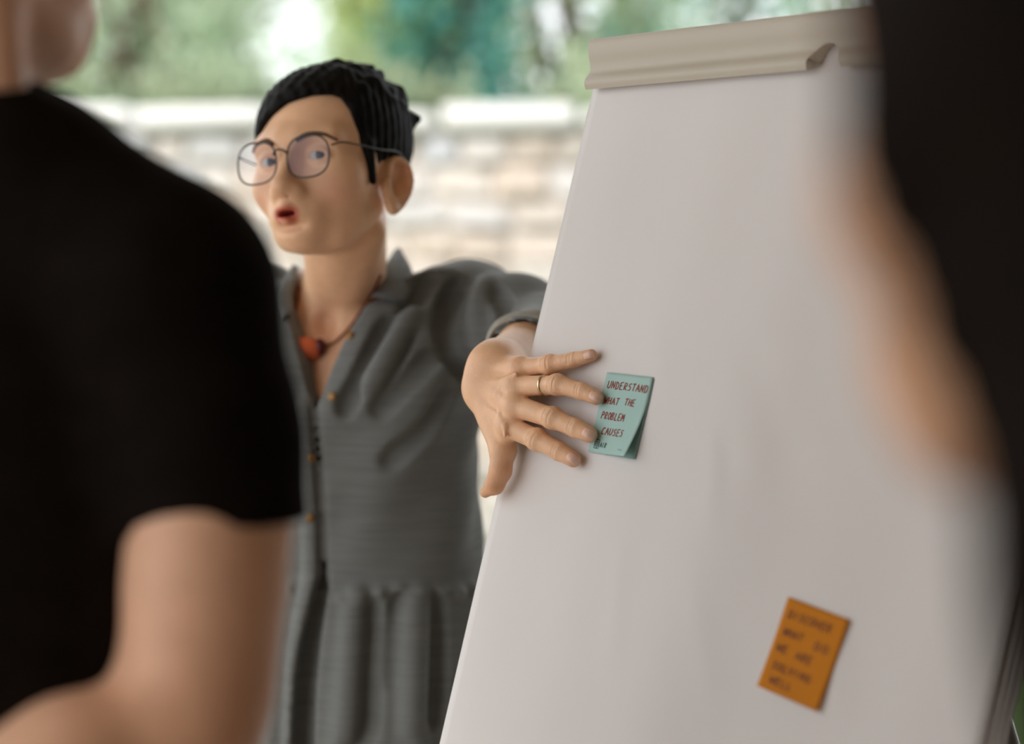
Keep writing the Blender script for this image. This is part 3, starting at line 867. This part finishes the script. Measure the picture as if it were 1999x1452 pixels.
# eyes, brows
for s in (-1, 1):
    Q = Sdf(); Q.at(M_W); Q.ell(mm(s*31, 74.8, -2.5), .0122); c = W(M_W, mm(s*31, 74.8, -2.5))
    ev, ef = polygonise(Q, c - .015, c + .015, .0012)
    eye = obj('eyeball', ev, ef, M_EYE, woman)
    gz = np.array([.10, -1, .12]); gz = gz/np.linalg.norm(gz)
    a = np.cross(gz, [0, 0, 1]); a /= np.linalg.norm(a); b = np.cross(a, gz)
    g = [c + gz*.0130]
    for r_ in (.003, .0068):
        for th in np.linspace(0, 2*math.pi, 20, endpoint=False): 
            q = c + gz*math.sqrt(.0128**2 - r_**2) + (math.cos(th)*a + math.sin(th)*b)*r_; g.append(q)
    f3 = [[0, 1+i, 1+(i+1) % 20] for i in range(20)]; f4 = [[1+i, 21+i, 21+(i+1) % 20, 1+(i+1) % 20] for i in range(20)]
    obj('iris', np.array(g), [np.array(f3), np.array(f4)], M_IRIS, eye)
    q = spline([W(M_W, mm(s*14, 97, 14)), W(M_W, mm(s*28, 94.5, 20)), W(M_W, mm(s*42, 86, 19)), W(M_W, mm(s*52, 76, 13))], 16)
    pr_ = []
    for p in q:
        n = WB.grad(p)
        for _ in range(5): p = p - n*float(WB(p[None])[0])
        pr_.append(p)
    v, fs = tube(pr_, np.interp(np.linspace(0, 1, 16), [0, .3, 1], [.0024, .0028, .0012]), 8); obj('eyebrow', v, fs, M_BROW, woman)

# hair
def hairline(phi, mapping):
    xs = np.array(sorted(mapping)); return np.interp(phi, xs, [mapping[x] for x in xs])
def hair_sdf(M, zmap, thick, S=None):
    """phi in degrees about the head, 0 = forward, positive towards the own left"""
    S = S or Sdf(); S.at(M)
    c, r = mm(0, -12, 30), mm(75, 95, 77)
    def f(P):
        q = P - c; t = thick(P)
        a = q / (r + t[:, None]); k0 = np.sqrt((a*a).sum(1)); b = a / (r + t[:, None]); k1 = np.sqrt((b*b).sum(1))
        return k0*(k0-1)/np.maximum(k1, 1e-6)
    S.add(f, c, .14)
    def g(P):
        phi = np.degrees(np.arctan2(-P[:, 0], P[:, 1] + .012))
        return (hairline(phi, zmap)*.001 - P[:, 2]) * .6
    S.add(g, c, 1e9, .006, 'i')
    S.ell(c + mm(0, 0, -4), mm(72, 91, 72), .004, 's')
    S.at(None); return S
WZ = {-180: -56, -150: -52, -125: -30, -108: -10, -95: 10, -82: -30, -72: -16, -60: 4, -48: 20, -36: 32, -18: 49, -4: 60, 14: 66, 28: 66, 35: 62, 41: 48, 45: 26, 49: 2, 53: -30, 58: -40, 64: -30, 70: -8, 80: 0, 90: 0, 100: -4, 110: -10, 122: -20, 135: -36, 160: -50, 180: -56}
def wth(P):
    u = P*1000
    t = 6.5 + 2.5*np.clip((u[:, 2] - 20)/70, 0, 1) - 4*np.clip((-u[:, 1])/80, 0, 1)
    t = t + 4*np.clip(u[:, 0]/60, 0, 1)*np.clip((u[:, 1]+20)/50, 0, 1)
    t = t + .7*np.sin(u[:, 0]*.35 + u[:, 2]*.10)*np.sin(u[:, 1]*.16 + u[:, 2]*.22) + .8*np.sin(u[:, 1]*.5 + u[:, 0]*.3)
    return t*.001
S = hair_sdf(M_W, WZ, wth)
S.at(M_W)
rg = random.Random(5)
for i in range(80):                                                        # tousled tufts over the crown and back
    ph = math.radians(rg.uniform(20, 200)); el = math.radians(rg.uniform(16, 75))
    d = np.array([-math.sin(ph)*math.cos(el), math.cos(ph)*math.cos(el), math.sin(el)])
    if d[1] > .45: continue
    p = mm(0, -12, 30) + d*(mm(75, 95, 77) + .003)
    q = p + (d*.5 + np.array([rg.uniform(-.5, .5), -.6, rg.uniform(-.3, .5)]))*rg.uniform(.004, .010)
    S.cap(p, q, .0085, .0045, .008)
for (a, b) in (((-69, 40, 10), (-71, 36, -30)),):
    S.cap(mm(*a), mm(*b), .007, .004, .010)
S.at(None)
HW = S
c = W(M_W, mm(0, -10, 10)); v, f = polygonise(HW, c - .16, c + .16, .0021)
obj('hair', v, f, M_HAIR, woman)
print('hair', len(v), time.time() - T_START)

# glasses
gl = obj('glasses', *tube(spline([W(M_W, mm(*p)) for p in ((-9, 107, 0), (-4, 111, 4), (4, 111, 4), (9, 107, 0))], 10), .0011, 8), M_FRAME, woman)
for s in (-1, 1):
    cl = mm(s*32.5, 105, -6)
    ringp = []
    for th in np.linspace(0, 2*math.pi, 40, endpoint=False):
        x = math.cos(th)*25.5; z = math.sin(th)*22.5; rr_ = (abs(x/25.5)**2.6 + abs(z/22.5)**2.6)**(-1/2.6)
        x, z = x*rr_, z*rr_
        ringp.append(W(M_W, cl + mm(x, -.0055*(s*x + 10)**2*.35 if s*x > -10 else 0, z)))
    v, fs = tube(ringp, .0010, 8, closed=True); obj('rim', v, fs, M_FRAME, gl)
    ringp = np.array(ringp); cen = ringp.mean(0) - (W(M_W, mm(0, 1, 0)) - W(M_W, mm(0, 0, 0)))*-1.5
    fw = (W(M_W, [0, 1, 0]) - W(M_W, [0, 0, 0]))
    g = np.concatenate([[cen], ringp*.5 + cen*.5, ringp])
    f3 = np.array([[0, 1+i, 1+(i+1) % 40] for i in range(40)]); f4 = np.array([[1+i, 41+i, 41+(i+1) % 40, 1+(i+1) % 40] for i in range(40)])
    g2 = g - fw*.0012
    obj('lens', np.concatenate([g, g2]), [np.concatenate([f3, f3[:, ::-1] + 81]), np.concatenate([f4, f4[:, ::-1] + 81])], M_GLASS, gl)
    q = spline([W(M_W, mm(*p)) for p in ((s*57, 96, 4), (s*68, 84, 7), (s*77, 30, 5), (s*79, -8, 6), (s*78, -24, -8))], 24)
    v, fs = tube(q, .0010, 8); obj('temple', v, fs, M_FRAME, gl)

# dress
def pxz(px, py): return None
DR = [(z, x, y, a + .010, b + .012) for z, x, y, a, b in TORSO[1:6]] + [(sz(900), 0, .006, .158, .122), (sz(1020), 0, .004, .160, .120), (sz(1120), 0, .004, .164, .122), (sz(1250), 0, .006, .174, .130), (sz(1450), 0, .006, .186, .142), (.62, 0, .01, .205, .165), (.42, 0, .01, .215, .175)]
def dress_base():
    S = Sdf(); S.at(M_T)
    S.loft(DR, .02, ex=2.25)
    S.ell([-.07, .066, sz(750)], [.066, .056, .075], .07); S.ell([.07, .066, sz(750)], [.066, .056, .075], .07)
    def drape(P):
        ph = np.arctan2(P[:, 0], P[:, 1]); z = P[:, 2]
        lo_ = np.clip((sz(1120) - z)/.25, 0, 1)
        hi_ = np.clip((z - sz(1130))/.1, 0, 1)
        w = lo_*(.0060*np.sin(ph*11 + .7*np.sin(z*9)) + .0035*np.sin(ph*23 + 1.3 + z*4))
        w = w + hi_*(.0022*np.sin(ph*9 + z*26) + .0016*np.sin(z*62 + ph*5 + 1.5*np.sin(ph*4)))
        w = w - .005*np.exp(-((z - sz(1135) - .004*np.sin(ph*6))/.007)**2)*(1 + .5*np.sin(ph*40))
        return w
    S.add(drape, [0, 0, .9], 1e9, 0, 'd')
    S.at(None)
    return S
cuff_c = wrist*.56 + elbow*.44; ax_f = (elbow - wrist)/np.linalg.norm(elbow - wrist)
cuff_c = cuff_c + np.array([0, 0, -.004])
def sleeve(S):
    S.chain([W(M_T, [-.115, -.012, sz(585)]), shoulder + [.004, 0, -.004], shoulder*.45 + elbow*.55 + [0, 0, -.006], elbow + [-.010, .0, -.012]], [.040, .050, .054, .052], .03)
    S.cap(elbow + [-.010, 0, -.012], cuff_c, .052, .044, .02)
    S.half(cuff_c, -ax_f, .004) if False else None
    S.cap(W(M_T, [.11, -.012, sz(585)]), r_sh, .040, .048, .03); S.cap(r_sh, r_el, .050, .050, .02)
S = dress_base(); sleeve(S)
DB = S
def hitL(px, py): 
    p = DB.hit(px, py, 2.2, 3.0)
    return p
# opening of the neck: boundary traced on the front of the cloth
VL = [(613, 800), (600, 765), (588, 705), (574, 655), (562, 610), (556, 572)]
VR = [(722, 560), (716, 590), (702, 612), (684, 642), (664, 678), (645, 722), (628, 770)]
poly = []
for p in VL + [(572, 520)] + [(760, 492), (742, 535)] + VR:
    h = hitL(*p)
    if h is None or h[1] > 2.66: h = pt(*p, 2.545)
    q = tl(h); poly.append((q[0], q[2]))
poly = np.array(poly)
def poly_sd(X, Z):
    d = np.full(len(X), 1e9); s = np.ones(len(X)); n = len(poly)
    for i in range(n):
        a, b = poly[i], poly[i-1]
        ex, ez = b - a; wx, wz = X - a[0], Z - a[1]
        t = np.clip((wx*ex + wz*ez)/(ex*ex + ez*ez + 1e-12), 0, 1)
        bx, bz = wx - ex*t, wz - ez*t
        d = np.minimum(d, bx*bx + bz*bz)
        c1 = Z >= a[1]; c2 = Z < b[1]; c3 = ex*wz > ez*wx
        s = np.where((c1 & c2 & c3) | (~c1 & ~c2 & ~c3), -s, s)
    return s*np.sqrt(d)
# folds: valleys and ridges laid along lines of sight on the cloth
def fold(line, depth, w, op):
    P = []
    for px, py in spline([(*p, 0) for p in line], 14)[:, :2]:
        h = hitL(px, py)
        if h is not None: P.append(h + DB.grad(h)*(w - depth*DEEP if op == 's' else -(w - depth)))
    for i in range(len(P)-1): FOLDS.append((P[i], P[i+1], w, op))
FOLDS = []
DEEP = 2.1
for line, dep, w in (([(838, 540), (812, 580), (786, 630), (762, 668)], .0048, .009), ([(760, 625), (728, 685), (694, 755), (672, 800)], .0055, .008), ([(896, 552), (872, 600), (866, 640), (884, 690), (905, 720)], .0065, .010),
                     ([(850, 690), (800, 740), (740, 800)], .004, .009), ([(800, 640), (770, 700), (735, 760)], .004, .007), ([(880, 760), (830, 840), (760, 900)], .004, .010),
                     ([(722, 1190), (722, 1280), (715, 1430)], .0045, .014), ([(785, 1170), (770, 1240), (765, 1330)], .003, .010), ([(850, 1170), (852, 1270), (845, 1400)], .003, .012), ([(960, 560), (985, 600), (968, 650)], .004, .007)):
    fold(line, dep, w, 's')
for line, dep, w in (([(808, 606), (768, 672), (720, 756)], .0035, .009),  ([(950, 540), (930, 600), (935, 670)], .004, .010), ([(690, 1160), (686, 1280), (680, 1430)], .005, .012), ([(815, 1170), (812, 1280), (800, 1420)], .005, .013)):
    fold(line, dep, w, 'u')
PLK = [(613, 798), (619, 860), (624, 930), (629, 1010), (631, 1080), (632, 1125), (622, 1180), (608, 1250), (598, 1330), (592, 1452), (590, 1560)]
S = dress_base(); sleeve(S)
for a, b, w, op in FOLDS: S.cap(a, b, w, w, .010, op)
S.at(M_T)
# raised button band on her left side of the opening, then the slit itself
def cut(P): return np.maximum(poly_sd(P[:, 0], P[:, 2]), -P[:, 1] - .03)
S.add(cut, [0, 0, 1.3], 1e9, .004, 's')
S.at(None)
pk = [h for h in (hitL(*p) for p in spline([(*p, 0) for p in PLK], 40)[:, :2]) if h is not None]
pkw = np.interp(np.linspace(0, 1, len(pk)), [0, .3, .48, .55, .75, 1], [.0055, .0055, .0055, .008, .012, .014])
# band proud of the cloth beside the slit (image left lies over)
for i in range(len(pk)-1):
    o1 = np.array([-.012, 0, 0]); S.cap(pk[i] + o1 + [0, .010, 0], pk[i+1] + o1 + [0, .010, 0], .0125, .0125, .006)
for i in range(len(pk)-1):
    S.cap(pk[i] + [0, -.002, 0], pk[i+1] + [0, -.002, 0], pkw[i], pkw[i+1], .004, 's')
    S.cap(pk[i] + [0, .013, 0], pk[i+1] + [0, .013, 0], pkw[i], pkw[i+1], .003, 's')
# hollow sleeve mouth round the forearm
S.cap(cuff_c - ax_f*.05, cuff_c + ax_f*.045, .039, .039, .004, 's')
S.at(M_T).half([0, 0, .45], [0, 0, -1], .004).at(None)
S.cap(W(M_T, [0, -.02, sz(560)]), W(M_W, mm(0, -22, -60)), .058, .075, .006, 's')
r_mouth = r_el
DRESS = S
lo = np.array([T_O[0] - .34, T_O[1] - .36, .43]); hi = np.array([T_O[0] + .46, T_O[1] + .25, sz(495)])
v, f = polygonise(DRESS, lo, hi, .0032, n=16)
obj('dress', v, f, M_LINEN, woman)
print('dress', len(v), time.time() - T_START)
# turned-back cuff of the sleeve
e1 = np.cross(ax_f, [0, 0, 1]); e1 /= np.linalg.norm(e1); e2 = np.cross(ax_f, e1)
g = np.zeros((49, 9, 3))
for i, th in enumerate(np.linspace(0, 2*math.pi, 49)):
    d = math.cos(th)*e1 + math.sin(th)*e2
    for j, t in enumerate(np.linspace(0, 1, 9)):
        rr_ = .0425 + .006*math.sin(math.pi*min(1, t*1.1))*.6 + .005*t + .0012*math.sin(th*5 + 1)
        g[i, j] = cuff_c + ax_f*(-.008 + .030*t) + d*rr_
v, f = sheet(g, .0022, None); obj('sleeve_cuff', v, f, M_LINEN_IN, woman)
# collar leaves
def patch(c00, c10, c11, c01, bulge, nrm, n=12):
    g = np.zeros((n, n, 3))
    for i, a in enumerate(np.linspace(0, 1, n)):
        for j, b in enumerate(np.linspace(0, 1, n)):
            g[i, j] = (1-a)*(1-b)*c00 + a*(1-b)*c10 + a*b*c11 + (1-a)*b*c01 + nrm*bulge*math.sin(math.pi*a)*math.sin(math.pi*b) 
    return g
nc = np.array([.25, -.9, .3]); nc /= np.linalg.norm(nc)
g = np.zeros((16, 10, 3))
inner = spline([pt(768, 490, 2.66), pt(756, 512, 2.60), pt(742, 540, 2.555), pt(724, 576, 2.525)], 16)
outer = spline([pt(782, 486, 2.68), pt(803, 520, 2.615), pt(808, 555, 2.565), pt(790, 590, 2.525)], 16)
for i in range(16):
    for j, t in enumerate(np.linspace(0, 1, 10)):
        g[i, j] = inner[i]*(1-t) + outer[i]*t + nc*(.012*math.sin(math.pi*t)**.7*(1 - .3*i/15)) - nc*.002
v, f = sheet(g, .0025, nc); obj('collar', v, f, M_LINEN, woman)
inner = spline([pt(584, 522, 2.62), pt(577, 545, 2.585), pt(570, 580, 2.555), pt(572, 612, 2.53)], 16)
outer = spline([pt(574, 520, 2.64), pt(550, 548, 2.60), pt(536, 585, 2.565), pt(548, 628, 2.535)], 16)
nc2 = np.array([-.35, -.9, .25]); nc2 /= np.linalg.norm(nc2)
for i in range(16):
    for j, t in enumerate(np.linspace(0, 1, 10)):
        g[i, j] = inner[i]*(1-t) + outer[i]*t + nc2*(.010*math.sin(math.pi*t)**.7)
v, f = sheet(g, .0025, nc2); obj('collar', v, f, M_LINEN, woman)
# buttons
for px, py, r_ in ((683, 655, .0050), (648, 774, .0050), (607, 894, .0050), (604, 1010, .0050)):
    h = DRESS.hit(px, py, 2.2, 3.0)
    if h is None: continue
    n = DRESS.grad(h)
    v, fs = tube([h - n*.001, h + n*.0012, h + n*.0020], [r_, r_, r_*.7], 18); obj('button', v, fs, M_BRASS, woman)
# necklace
def on_skin(px, py, off):
    h = WB.hit(px, py, 2.2, 3.0); return h + WB.grad(h)*off
nk = obj('necklace', *tube(spline([on_skin(*p, .0015) for p in ((742, 535), (728, 566), (706, 602), (682, 640), (655, 668), (626, 682))] , 30), .0013, 8), M_CORD, woman)
v, fs = tube(spline([on_skin(*p, .0015) for p in ((588, 560), (580, 600), (577, 640), (584, 672), (596, 684))], 20), .0020, 8); obj('cord', v, fs, M_CORD, nk)
c = on_skin(600, 686, .009)
Q = Sdf(); Q.ell(c, [.0195, .012, .0135], .004); Q.ell(c + [.008, -.001, -.003], [.011, .010, .0105], .006)
v, f = polygonise(Q, c - .03, c + .03, .0012); obj('bead', v, f, M_BEAD, nk)
c2 = on_skin(628, 682, .007); Q = Sdf(); Q.ell(c2, [.007, .007, .0105]); v, f = polygonise(Q, c2 - .02, c2 + .02, .001); obj('bead', v, f, M_BEAD2, nk)
print('woman done', time.time() - T_START)

# ------------------------------------------------------------------ the man in black, seen from behind, close to the camera
DM = 1.34
pm = lambda px, py, dd=0.0: pt(px, py, DM + dd)
man = empty('person', (pm(-60, 0)[0], 1.40, 0), 'man in a black t-shirt standing with his back to the camera, arm bent', 'person')
M_M = trans(pm(-99, -182, .05)) @ rot('Z', -40) @ rot('X', 4)
S = Sdf(); head_sdf(S, M_M, fem=False, jaw=1.12, mouth_open=False)
S.cap(W(M_M, mm(0, -24, -60)), pm(-110, 330, .06), .058, .064, .025)
S.cap(W(M_M, mm(58, -18, -45)), pm(20, 250, .02), .014, .012, .02)
S.cap(pm(-110, 330, .06), pm(320, 640, .02), .045, .045, .03); S.cap(pm(-110, 330, .06), pm(-520, 640, .06), .045, .05, .03)
el = pm(362, 1422, -.01); hd = pm(-150, 1612, -.07)
S.cap(pm(330, 640, .02), pm(416, 950, .01), .048, .0470, .02); S.cap(pm(416, 950, .01), pm(380, 1340, 0), .0475, .0440, .02)
S.ell(pm(400, 1130, -.004), [.040, .040, .07], .03)
S.cap(pm(380, 1340, 0), el, .043, .040, .02); S.cap(el, el*.55 + hd*.45, .041, .041, .02); S.cap(el*.55 + hd*.45, hd, .041, .028, .02)
d = (hd - el)/np.linalg.norm(hd - el)
for i, (o_, ln) in enumerate(((-.03, .06), (-.01, .08), (.010, .085), (.03, .075))):
    k0 = hd + d*.08 + np.array([0, -.004, -o_]); S.chain([k0, k0 + d*ln*.5 + [0, .006, 0], k0 + d*ln*.95 + [0, .02, 0]], [.0115, .010, .008], .004)
S.cap(hd, hd + d*.08, .028, .034, .02); S.chain([hd + d*.02 + [0, 0, .02], hd + d*.06 + [0, .01, .05], hd + d*.09 + [0, .015, .06]], [.014, .012, .009], .008)
lsh = pm(-520, 650, .06); lel = lsh + np.array([-.05, .02, -.29]); lwr = lel + np.array([.03, .12, -.20])
S.chain([lsh, lel, lwr, lwr + np.array([.01, .05, -.09])], [.052, .044, .030, .028], .02)
MB = S
v, f = polygonise(S, np.array([-.78, 1.1, .80]), np.array([-.10, 1.62, W(M_M, mm(0, 0, 125))[2]]), .0042)
Mi = np.linalg.inv(M_M); L = v @ Mi[:3, :3].T + Mi[:3, 3]
col = np.tile(np.array([.80, .47, .31]), (len(v), 1))
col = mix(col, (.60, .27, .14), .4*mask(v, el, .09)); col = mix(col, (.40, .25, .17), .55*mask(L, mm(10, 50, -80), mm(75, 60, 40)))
obj('body', v, f, M_SKIN, man, col=col)
print('man body', len(v), time.time() - T_START)
S = Sdf()
xm = pm(-60, 0)[0]
zz = lambda py: pm(0, py)[2]
S.at(trans([xm - .03, 1.40, 0]))
S.loft([(zz(330), 0, 0, .07, .06), (zz(480), 0, 0, .13, .085), (zz(640), 0, 0, .175, .105), (zz(900), 0, 0, .175, .115), (zz(1200), 0, 0, .165, .112), (.98, 0, 0, .170, .115), (.86, 0, 0, .180, .120)], .03)
S.at(None)
S.cap(pm(-110, 335, .06), pm(5, 356, .05), .062, .064, .03); S.cap(pm(5, 356, .05), pm(304, 545, .02), .0640, .0660, .03)
S.cap(pm(-110, 345, .06), pm(-520, 640, .06), .060, .068, .03)
def sleeve_of(a, b, c, ra, rb, rc, cutp, cutn):
    Q = Sdf(); Q.cap(a, b, ra, rb, .02); Q.cap(b, c, rb, rc, .02); Q.half(cutp, cutn, .002); Q.cap(cutp + np.asarray(cutn)*.034, cutp + np.asarray(cutn)*.09, rc - .005, rc - .003, .002, 's')
    return Q
hem_n = np.array([.04, -.02, -1.0]); hem_n /= np.linalg.norm(hem_n)
Q1 = sleeve_of(pm(330, 598, .02), pm(390, 850, .012), pm(428, 1060, .01), .0685, .0600, .0570, pm(433, 1018, .01), hem_n)
S.add(Q1, pm(400, 830), .2, .025)
lh = lsh*.45 + lel*.55; ln_ = (lel - lsh)/np.linalg.norm(lel - lsh)
Q2 = sleeve_of(lsh, lsh*.6 + lel*.4, lel, .068, .058, .056, lh, ln_); S.add(Q2, lsh*.5 + lel*.5, .25, .025)
# crew neck line
npn = pm(75, 172, .02) - pm(-10, 138, .02); npn = np.cross(npn, np.array([0, 1, .12])); npn /= np.linalg.norm(npn)
if npn[2] < 0: npn = -npn
Q3 = Sdf(); Q3.cap(pm(-110, 360, .06), pm(-40, 120, .06), .085, .085); Q3.half(pm(75, 176, .02), -npn)
S.add(Q3, pm(-80, 150, .06), .3, .004, 's')
S.at(trans([0, 0, 0])).half([0, 0, .88], [0, 0, -1], .004).at(None)
v, f = polygonise(S, np.array([-.82, 1.1, .86]), np.array([-.08, 1.62, zz(60)]), .005)
obj('t_shirt', v, f, M_BLACK, man)
def trousers(x, y, top, parent, yaw=0, w=.155, name='trousers'):
    Q = Sdf(); Q.at(trans([x, y, 0]) @ rot('Z', yaw))
    Q.loft([(top, 0, 0, w, .11), (top - .12, 0, 0, w + .01, .12), (top - .22, 0, 0, w + .012, .12)], .03)
    for s in (-1, 1): Q.chain([[s*.085, 0, top - .18], [s*.095, .01, .48], [s*.10, -.01, .06]], [.088, .066, .055], .03)
    Q.half([0, 0, .05], [0, 0, -1], .003)
    v, f = polygonise(Q, [x-.3, y-.3, .04], [x+.3, y+.3, top + .02], .009); obj(name, v, f, M_DENIM, parent)
    for s in (-1, 1):
        Q = Sdf(); Q.at(trans([x, y, 0]) @ rot('Z', yaw)); Q.cap([s*.10, -.05, .042], [s*.11, .16, .034], .044, .036); Q.cap([s*.10, -.02, .1], [s*.10, -.03, .045], .046, .044, .02); Q.half([0, 0, .003], [0, 0, -1])
        v, f = polygonise(Q, [x-.3, y-.32, 0], [x+.3, y+.32, .16], .008); obj('shoe', v, f, M_SHOE, parent)
trousers(xm - .03, 1.40, .92, man)
def hair_part(M, zmap, t0, t1, m, parent, vs=.004, extra=None):
    def th(P):
        u = P*1000
        return (t0 + t1*np.clip((u[:, 2] - 10)/70, 0, 1) + .8*np.sin(u[:, 0]*.3 + u[:, 2]*.12)*np.sin(u[:, 1]*.2 + u[:, 2]*.2))*.001
    S = hair_sdf(M, zmap, th)
    if extra: extra(S)
    c = W(M, mm(0, -10, -20)); v, f = polygonise(S, c - .24, c + .20, vs); return obj('hair', v, f, m, parent)
MZ = {-180: -66, -130: -60, -108: -10, -95: 14, -74: -30, -64: 8, -50: 40, -20: 60, 0: 62, 20: 60, 50: 40, 64: 8, 74: -30, 95: 14, 108: -10, 130: -60, 180: -66}
hair_part(M_M, MZ, 5, 5, M_HAIR, man)
print('man done', time.time() - T_START)

# ------------------------------------------------------------------ dark-haired person very close to the camera on the right
DR_ = .53
pr3 = lambda px, py, dd=0.0: pt(px, py, DR_ + dd)
oc = pr3(2350, 130, .02)
near = empty('person', (oc[0], oc[1] - .03, 0), 'dark-haired person in black, out of focus at the right edge', 'person')
M_R = trans(oc) @ rot('Z', 36) @ rot('X', -2)
S = Sdf(); head_sdf(S, M_R, ears=(), jaw=1.08, mouth_open=False)
nbr = W(M_R, mm(0, -45, -200)); S.cap(W(M_R, mm(0, -24, -60)), nbr, .052, .056, .02)
for s in (-1, 1): S.cap(nbr + [0, 0, -.02], nbr + [s*.17, -.01, -.085], .04, .045, .03)
for s in (-1, 1):
    a = nbr + [s*.18, -.01, -.10]; b = a + [s*.04, .0, -.29]; c_ = b + [-s*.03, .14, -.18]
    S.chain([a, b, c_, c_ + [0, .07, -.05]], [.045, .038, .027, .028], .02)
    for dx in (-.025, -.008, .009, .026): S.chain([c_ + [dx*.8, .08, -.06], c_ + [dx, .12, -.09], c_ + [dx, .14, -.13]], [.010, .0085, .007], .004)
v, f = polygonise(S, oc + [-.32, -.22, -.95], oc + [.32, .36, .14], .0045)
obj('body', v, f, M_SKIN, near, col=np.tile(np.array([.62, .33, .19]), (len(v), 1)))
RZ = {-180: -230, -100: -230, -72: -150, -64: 6, -40: 40, 0: 56, 36: 30, 46: -5, 52: -40, 57: -110, 64: -200, 78: -230, 180: -230}
def long_hair(S):
    op, k, fn, c, r, inv = S.ops[0]
    HS = Sdf(); head_sdf(HS, M_R, ears=(), jaw=1.08, mouth_open=False)
    T2 = Sdf(); T2.at(M_R); T2.ell(mm(0, -12, 30), mm(84, 104, 88)); T2.ell(mm(0, -30, -105), mm(82, 80, 150), .04); T2.at(None)
    T2.add(lambda P: HS(P) - .008, c, .25, .012)
    S.ops[0] = ('u', 0, T2, c, .35, None)
M_BROWN = mat('dark_brown_hair', (.006, .003, .0016), .65, noise=.4, scale=50, bump=.001, bscale=90, stretch=(3, 1, .4), spec=.03)
hair_part(M_R, RZ, 9, 6, M_BROWN, near, extra=long_hair)
S = Sdf(); S.at(trans([nbr[0], nbr[1] - .01, 0]))
zr = nbr[2]
S.loft([(zr + .02, 0, 0, .075, .065), (zr - .06, 0, 0, .15, .09), (zr - .14, 0, 0, .19, .11), (zr - .3, 0, 0, .17, .115), (zr - .5, 0, 0, .16, .115), (zr - .62, 0, 0, .175, .12)], .03)
for s in (-1, 1): S.cap([s*.12, 0, zr - .075], [s*.185, 0, zr - .105], .060, .068, .03); S.cap([s*.185, 0, zr - .105], [s*.215, 0, zr - .27], .068, .060, .03)
S.half([0, 0, zr - .60], [0, 0, -1], .004); S.at(None)
S.cap(nbr + [0, 0, .06], nbr + [0, .01, -.02], .064, .060, .004, 's')
v, f = polygonise(S, np.array([nbr[0] - .3, nbr[1] - .2, zr - .63]), np.array([nbr[0] + .3, nbr[1] + .2, zr + .05]), .006)
obj('t_shirt', v, f, M_BLACK, near)
trousers(nbr[0], nbr[1] - .01, zr - .57, near, 10, .16)
print('all done', time.time() - T_START)
